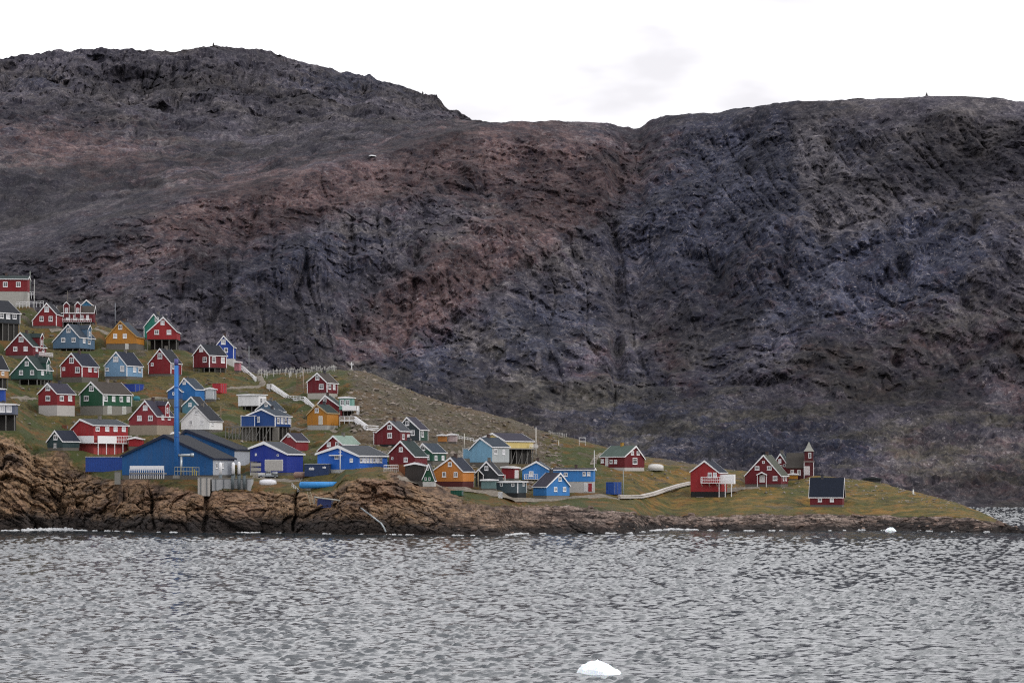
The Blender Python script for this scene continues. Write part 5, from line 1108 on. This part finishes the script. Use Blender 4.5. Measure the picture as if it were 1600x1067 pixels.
m = MB(); m.box(nx + .05, tw + .02, -tw + .05, 6.1, -2.5, -1.003); m.build('foundation', CONC, R)

# --- cairns, snow, ice
def cairn(px, py, label, hm):
    p = mhit(px, py); r = tag(empty('cairn', p), label, 'cairn'); rs = np.random.RandomState(int(px)); n = 5
    for i in range(n):
        m = MB(); rr = hm * .42 * (1 - i / (n + 1)); z0 = hm * i / n; prof = [(rr * (.9 + .2 * rs.rand()), 0), (rr * 1.05, hm / n * .5), (rr * .8, hm / n * .97)]; m.lathe(((rs.rand() - .5) * rr * .3, 0, z0), prof, 8); m.build('stone_course', plain('#4a4846', 1.0, .95), r)
cairn(333.5, 73.5, "stone cairn on the highest point of the left mountain", 2.6); cairn(660.5, 147, "small stone cairn on the right shoulder of the left mountain", 2.4); cairn(1448, 150.5, "stone cairn on the ridge of the right mountain", 1.9)
def blobmesh(name, c, L, Wd, Hh, mat, seed, n=26, profile=None, smooth=False):
    rs = np.random.RandomState(seed); m = MB(); v = []; f = []
    for j in range(9):
        rr = 1 - j / 8 * 1.0; 
        for i in range(n):
            a = 2 * math.pi * i / n; k = 1 + .22 * math.sin(2 * a + seed) + .12 * math.sin(5 * a + 2 * seed); x = math.cos(a) * rr * k; y = math.sin(a) * rr * k
            h = (1 - rr ** 2.4) * (profile(x) if profile else 1) + (.06 * rs.normal() if 0 < j < 8 else 0)
            v.append((x * L / 2, y * Wd / 2, max(-.02, h) * Hh - (.25 if j == 0 else 0)))
    for j in range(8):
        for i in range(n): f.append((j*n+i, j*n+(i+1) % n, (j+1)*n+(i+1) % n, (j+1)*n+i))
    m.add(v, f); o = m.build(name, mat, None, smooth); o.location = c; return o
def ice_mat():
    t = NT('glacier_ice'); n = t.noise(t.tex.outputs['Object'], 2.2, 4); t.bsdf.inputs['Subsurface Weight'].default_value = .3; t.bsdf.inputs['Subsurface Radius'].default_value = (.2, .35, .5)
    t.bump(n, .3, .06); return t.done(t.ramp(n, [(.3, (.78, .86, .92)), (.7, (.9, .93, .95))]), .45, .4)
ICE = ice_mat()
Yi = CAMH * F / (1051 - HOR); tag(blobmesh('ice_floe', (*P(937, 1051, Yi)[:2], 0), 3.7, 2.6, .92, ICE, 4, profile=lambda x: 1.0 if x < -.1 else max(.4, 1.0 - .7 * (x + .1))), "white lump of drifting ice in the foreground water", 'ice floe')
Yi = float(shoreY(1392)) - 6; tag(blobmesh('ice_floe', (*P(1392, 829, Yi)[:2], 0), 2.4, 1.8, .85, ICE, 9), "small white ice lump stranded by the low point on the right", 'ice floe')
p = mhit(582, 246); o = blobmesh('snow_patch', p + Vector((0, -1.5, .1)), 4.6, 5, .55, plain('#f0f2f4', .95, .8), 6); tag(o, "small white snow patch high on the brown mountain slope", 'snow patch')

# --- gravel tracks laid over the ground
def strip_mat():
    t = NT('gravel'); g = t.geo.outputs['Position']; n = t.noise(g, 1.2, 5, .7); return t.done(t.ramp(n, [(.3, (.09, .078, .065)), (.55, (.17, .15, .125)), (.75, (.25, .225, .2))]), .95, .1)
GRAV = strip_mat()
def track(pts, w):
    P_ = []
    for i in range(len(pts) - 1):
        n = max(2, int(abs(pts[i+1][0] - pts[i][0]) / 3 + abs(pts[i+1][1] - pts[i][1]) / 2))
        for j in range(n): f = j / n; P_.append((pts[i][0] + (pts[i+1][0] - pts[i][0]) * f, pts[i][1] + (pts[i+1][1] - pts[i][1]) * f))
    V = [hit(a, b_, tmin=.95) for a, b_ in P_]; X = np.array([v.x for v in V]); Y = np.array([v.y for v in V])
    for _ in range(4): Y[1:-1] = .25 * Y[:-2] + .5 * Y[1:-1] + .25 * Y[2:]; X[1:-1] = .25 * X[:-2] + .5 * X[1:-1] + .25 * X[2:]
    tx, ty = np.gradient(X), np.gradient(Y); ln = np.hypot(tx, ty) + 1e-6; nx_, ny_ = -ty / ln, tx / ln; offs = np.linspace(-w / 2, w / 2, 9)
    GX = X[:, None] + nx_[:, None] * offs; GY = Y[:, None] + ny_[:, None] * offs
    GZ = np.array([[zat(GX[i, j], GY[i, j]) for j in range(9)] for i in range(len(X))]); GZ = np.maximum(GZ, GZ.mean(1, keepdims=True) - .4) + .10; GZ[:, 0] -= .25; GZ[:, -1] -= .25
    tag(grid_mesh('gravel_track', GX, GY, GZ, GRAV, True), kind='structure')
track([(622,754),(680,757),(720,764),(760,768),(800,780),(860,781),(900,777),(945,775),(968,780)], 3.2)
track([(305,612),(345,608),(395,605),(412,603),(408,594),(403,586)], 2.2)
track([(78,517),(95,515),(112,514)], 2.4); track([(148,514),(160,518),(172,524)], 2.4)
track([(15,622),(38,622),(60,623)], 1.6); track([(1092,778),(1130,768),(1165,762),(1190,762)], 2.4)
track([(940,709),(930,716),(925,728)], 1.6); track([(212,626),(250,622),(285,628)], 1.6)
track([(395,745),(420,749),(455,752),(475,750)], 3.0); track([(440,668),(470,672),(500,668),(530,676)], 1.5); track([(720,706),(712,728),(724,748)], 1.5)

# --- loose stones and surf (nobody could count them)
def stones(name, label, n, ufun, tlo, thi, smin, smax, col, seed, cond=None):
    rs = np.random.RandomState(seed); ph = (1 + 5 ** .5) / 2; ico = np.array([(-1,ph,0),(1,ph,0),(-1,-ph,0),(1,-ph,0),(0,-1,ph),(0,1,ph),(0,-1,-ph),(0,1,-ph),(ph,0,-1),(ph,0,1),(-ph,0,-1),(-ph,0,1)]) / 1.9
    fa = np.array([(0,11,5),(0,5,1),(0,1,7),(0,7,10),(0,10,11),(1,5,9),(5,11,4),(11,10,2),(10,7,6),(7,1,8),(3,9,4),(3,4,2),(3,2,6),(3,6,8),(3,8,9),(4,9,5),(2,4,11),(6,2,10),(8,6,7),(9,8,1)])
    vs_ = []; fs = []; k = 0
    for _ in range(n):
        u = ufun(rs); t_ = rs.uniform(tlo, thi); i = int(np.clip((u - U[0]) / 1.45, 0, len(U) - 1)); r_ = int(np.argmin(np.abs(LT[:, i] - t_)))
        x, y, z = LX[r_, i], LY[r_, i], LZ[r_, i]
        if cond and not cond(x, y, z, r_, i): continue
        if any(abs(x - q[0]) < q[3] + 2 and abs(y - q[1]) < q[4] + 2 for q in PADS): continue
        sz = smin * (smax / smin) ** (rs.rand() ** 2.2); v = ico * (1 + .25 * rs.normal(size=(12, 1))) * sz * np.array([rs.uniform(.8, 1.6), rs.uniform(.8, 1.4), rs.uniform(.45, .95)])
        a = rs.rand() * 6.28; v = np.stack([v[:, 0] * math.cos(a) - v[:, 1] * math.sin(a), v[:, 0] * math.sin(a) + v[:, 1] * math.cos(a), v[:, 2]], -1) + (x, y, z + sz * .15)
        vs_.append(v); fs.append(fa + 12 * k); k += 1
    t = NT('lichen_stone'); g = t.geo.outputs['Position']; nn = t.noise(g, .9, 4, .7); big = t.noise(g, .21, 2)
    c = t.ramp(big, [(.35, tuple(x * .55 for x in col)), (.5, col), (.65, tuple(min(1, x * 1.5) for x in col))]); c = t.mix(t.remap(nn, .45, .7, 0, .6), c, tuple(x * .4 for x in col) + (1,))
    o = raw_mesh(name, np.concatenate(vs_), np.concatenate(fs), t.done(c, .95, .1)); tag(o, label, 'stones', kind='stuff'); return o
stones('loose_stones', "grey brown loose stones strewn over the bare hillside", 2600, lambda r: r.uniform(545, 880), 1.12, 2.0, .16, .75, (.17, .145, .125), 1)
stones('loose_stones', "scattered stones in the grass between the houses", 1500, lambda r: r.uniform(-80, 620), 1.02, 1.98, .14, .6, (.14, .125, .105), 2)
stones('shore_boulders', "dark and pinkish boulders along the low shore", 420, lambda r: r.uniform(690, 1590), .12, .98, .15, .9, (.15, .11, .092), 3)
stones('loose_stones', "pale stones along the crest of the green point", 500, lambda r: r.uniform(940, 1500), 1.5, 2.02, .14, .5, (.19, .17, .15), 4)
def surf():
    rs = np.random.RandomState(8); v = []; f = []
    for i in range(0, len(U) - 1):
        u = U[i]
        if u < -10 or u > 1610: continue
        k = np.where(LZ[:, i] > .12)[0]; 
        if not len(k): continue
        y = LY[k[0], i]; x = (u - 800) / F * y; zone = .30 + .5 * math.exp(-((u - 75) / 60) ** 2) + .2 * math.exp(-((u - 255) / 25) ** 2) + .28 * math.exp(-((u - 805) / 25) ** 2) + .3 * math.exp(-((u - 1050) / 60) ** 2) + .15 * math.exp(-((u - 395) / 30) ** 2)
        nz_ = .5 + .5 * float(perlin(np.float32(u / 9.0), np.float32(.3), np.float32(2.2))) + .2 * float(perlin(np.float32(u / 2.3), np.float32(4.3), np.float32(2.2)))
        if nz_ < 1 - zone: continue
        nb = 3 if zone < .5 else 6
        for q in range(nb):
            cx = x + rs.normal(0, .25); cy = y - abs(rs.normal(.15, .7 if zone > .5 else .35)); s = rs.uniform(.09, .26) * (1.5 if zone > .55 else 1); hz = s * rs.uniform(.5, 1.0) + (rs.rand() ** 3) * (.5 if zone > .6 else .1)
            b = len(v); n = 6
            for j in range(n): a = 6.283 * j / n + rs.rand() * .6; rr = s * rs.uniform(.7, 1.3); v.append((cx + math.cos(a) * rr * 1.7, cy + math.sin(a) * rr, .0))
            v += [((v[b + j][0] * .62 + cx * .38), (v[b + j][1] * .62 + cy * .38), hz * .8) for j in range(n)] + [(cx, cy, hz)]; f += [(b + j, b + (j + 1) % n, b + n + (j + 1) % n) for j in range(n)] + [(b + j, b + n + (j + 1) % n, b + n + j) for j in range(n)] + [(b + n + j, b + n + (j + 1) % n, b + 2 * n) for j in range(n)]
    o = raw_mesh('surf_foam', np.array(v), np.array(f), plain('#eceef0', .95, .9, var=.1, name='foam')); tag(o, "white surf foam breaking along the foot of the rocks", 'surf', kind='stuff')
surf()
# ------------------------------------------------------------------ camera, sky, light
cam = bpy.data.cameras.new("camera"); cam.lens_unit = 'MILLIMETERS'; cam.sensor_width = 36; cam.lens = 36 * F / 1600.0
cam.shift_y = (HOR - 1067 / 2) / 1600.0; cam.clip_start = 1; cam.clip_end = 20000
co = link(bpy.data.objects.new("camera", cam)); co.location = (0, 0, CAMH); co.rotation_euler = (math.pi / 2, 0, 0); SC.camera = co
SUN_EL, SUN_AZ = math.radians(36), math.radians(72)      # soft light from the right, a little in front
w = bpy.data.worlds.new("World"); SC.world = w; w.use_nodes = True
nt = w.node_tree; bg = nt.nodes["Background"]
sky = nt.nodes.new('ShaderNodeTexSky'); sky.sky_type = 'NISHITA'; sky.sun_disc = False; sky.sun_elevation = SUN_EL; sky.sun_rotation = math.pi - SUN_AZ
tc = nt.nodes.new('ShaderNodeTexCoord')
mp = nt.nodes.new('ShaderNodeMapping'); mp.inputs['Scale'].default_value = (1, 1, 2.6); mp.inputs['Rotation'].default_value = (0, 0, 4.0); nt.links.new(tc.outputs['Generated'], mp.inputs[0])
nz = nt.nodes.new('ShaderNodeTexNoise'); nz.inputs['Scale'].default_value = 3.4; nz.inputs['Detail'].default_value = 6; nz.inputs['Roughness'].default_value = 0.5; nt.links.new(mp.outputs[0], nz.inputs[0])
cr = nt.nodes.new('ShaderNodeValToRGB'); cr.color_ramp.elements[0].position = 0.44; cr.color_ramp.elements[1].position = 0.62
cr.color_ramp.elements[0].color = (9.4, 9.2, 9.6, 1); cr.color_ramp.elements[1].color = (22.5, 22.4, 22.6, 1)
nt.links.new(nz.outputs[0], cr.inputs[0])
mx = nt.nodes.new('ShaderNodeMix'); mx.data_type = 'RGBA'; mx.inputs[0].default_value = 0.94
nt.links.new(sky.outputs[0], mx.inputs[6]); nt.links.new(cr.outputs[0], mx.inputs[7]); nt.links.new(mx.outputs[2], bg.inputs[0]); bg.inputs[1].default_value = 0.1
sl = bpy.data.lights.new("sun", 'SUN'); sl.energy = 1.5; sl.angle = math.radians(12); sl.color = (1, 0.96, 0.9)
so = link(bpy.data.objects.new("sun", sl))
# direction towards the sun: azimuth measured from the camera's back towards its right
sd = Vector((math.sin(SUN_AZ) * math.cos(SUN_EL), -math.cos(SUN_AZ) * math.cos(SUN_EL), math.sin(SUN_EL)))
so.rotation_euler = sd.to_track_quat('Z', 'Y').to_euler(); so.location = sd * 200
vs = SC.view_settings; SC.display_settings.display_device = 'sRGB'; vs.view_transform = 'Standard'; vs.look = 'None'; vs.gamma = 1; vs.exposure = 0.0; vs.use_curve_mapping = False
SC.cycles.max_bounces = 5; SC.cycles.diffuse_bounces = 3; SC.cycles.glossy_bounces = 3
SC.cycles.use_denoising = False
SC.cycles.filter_width = 1.2
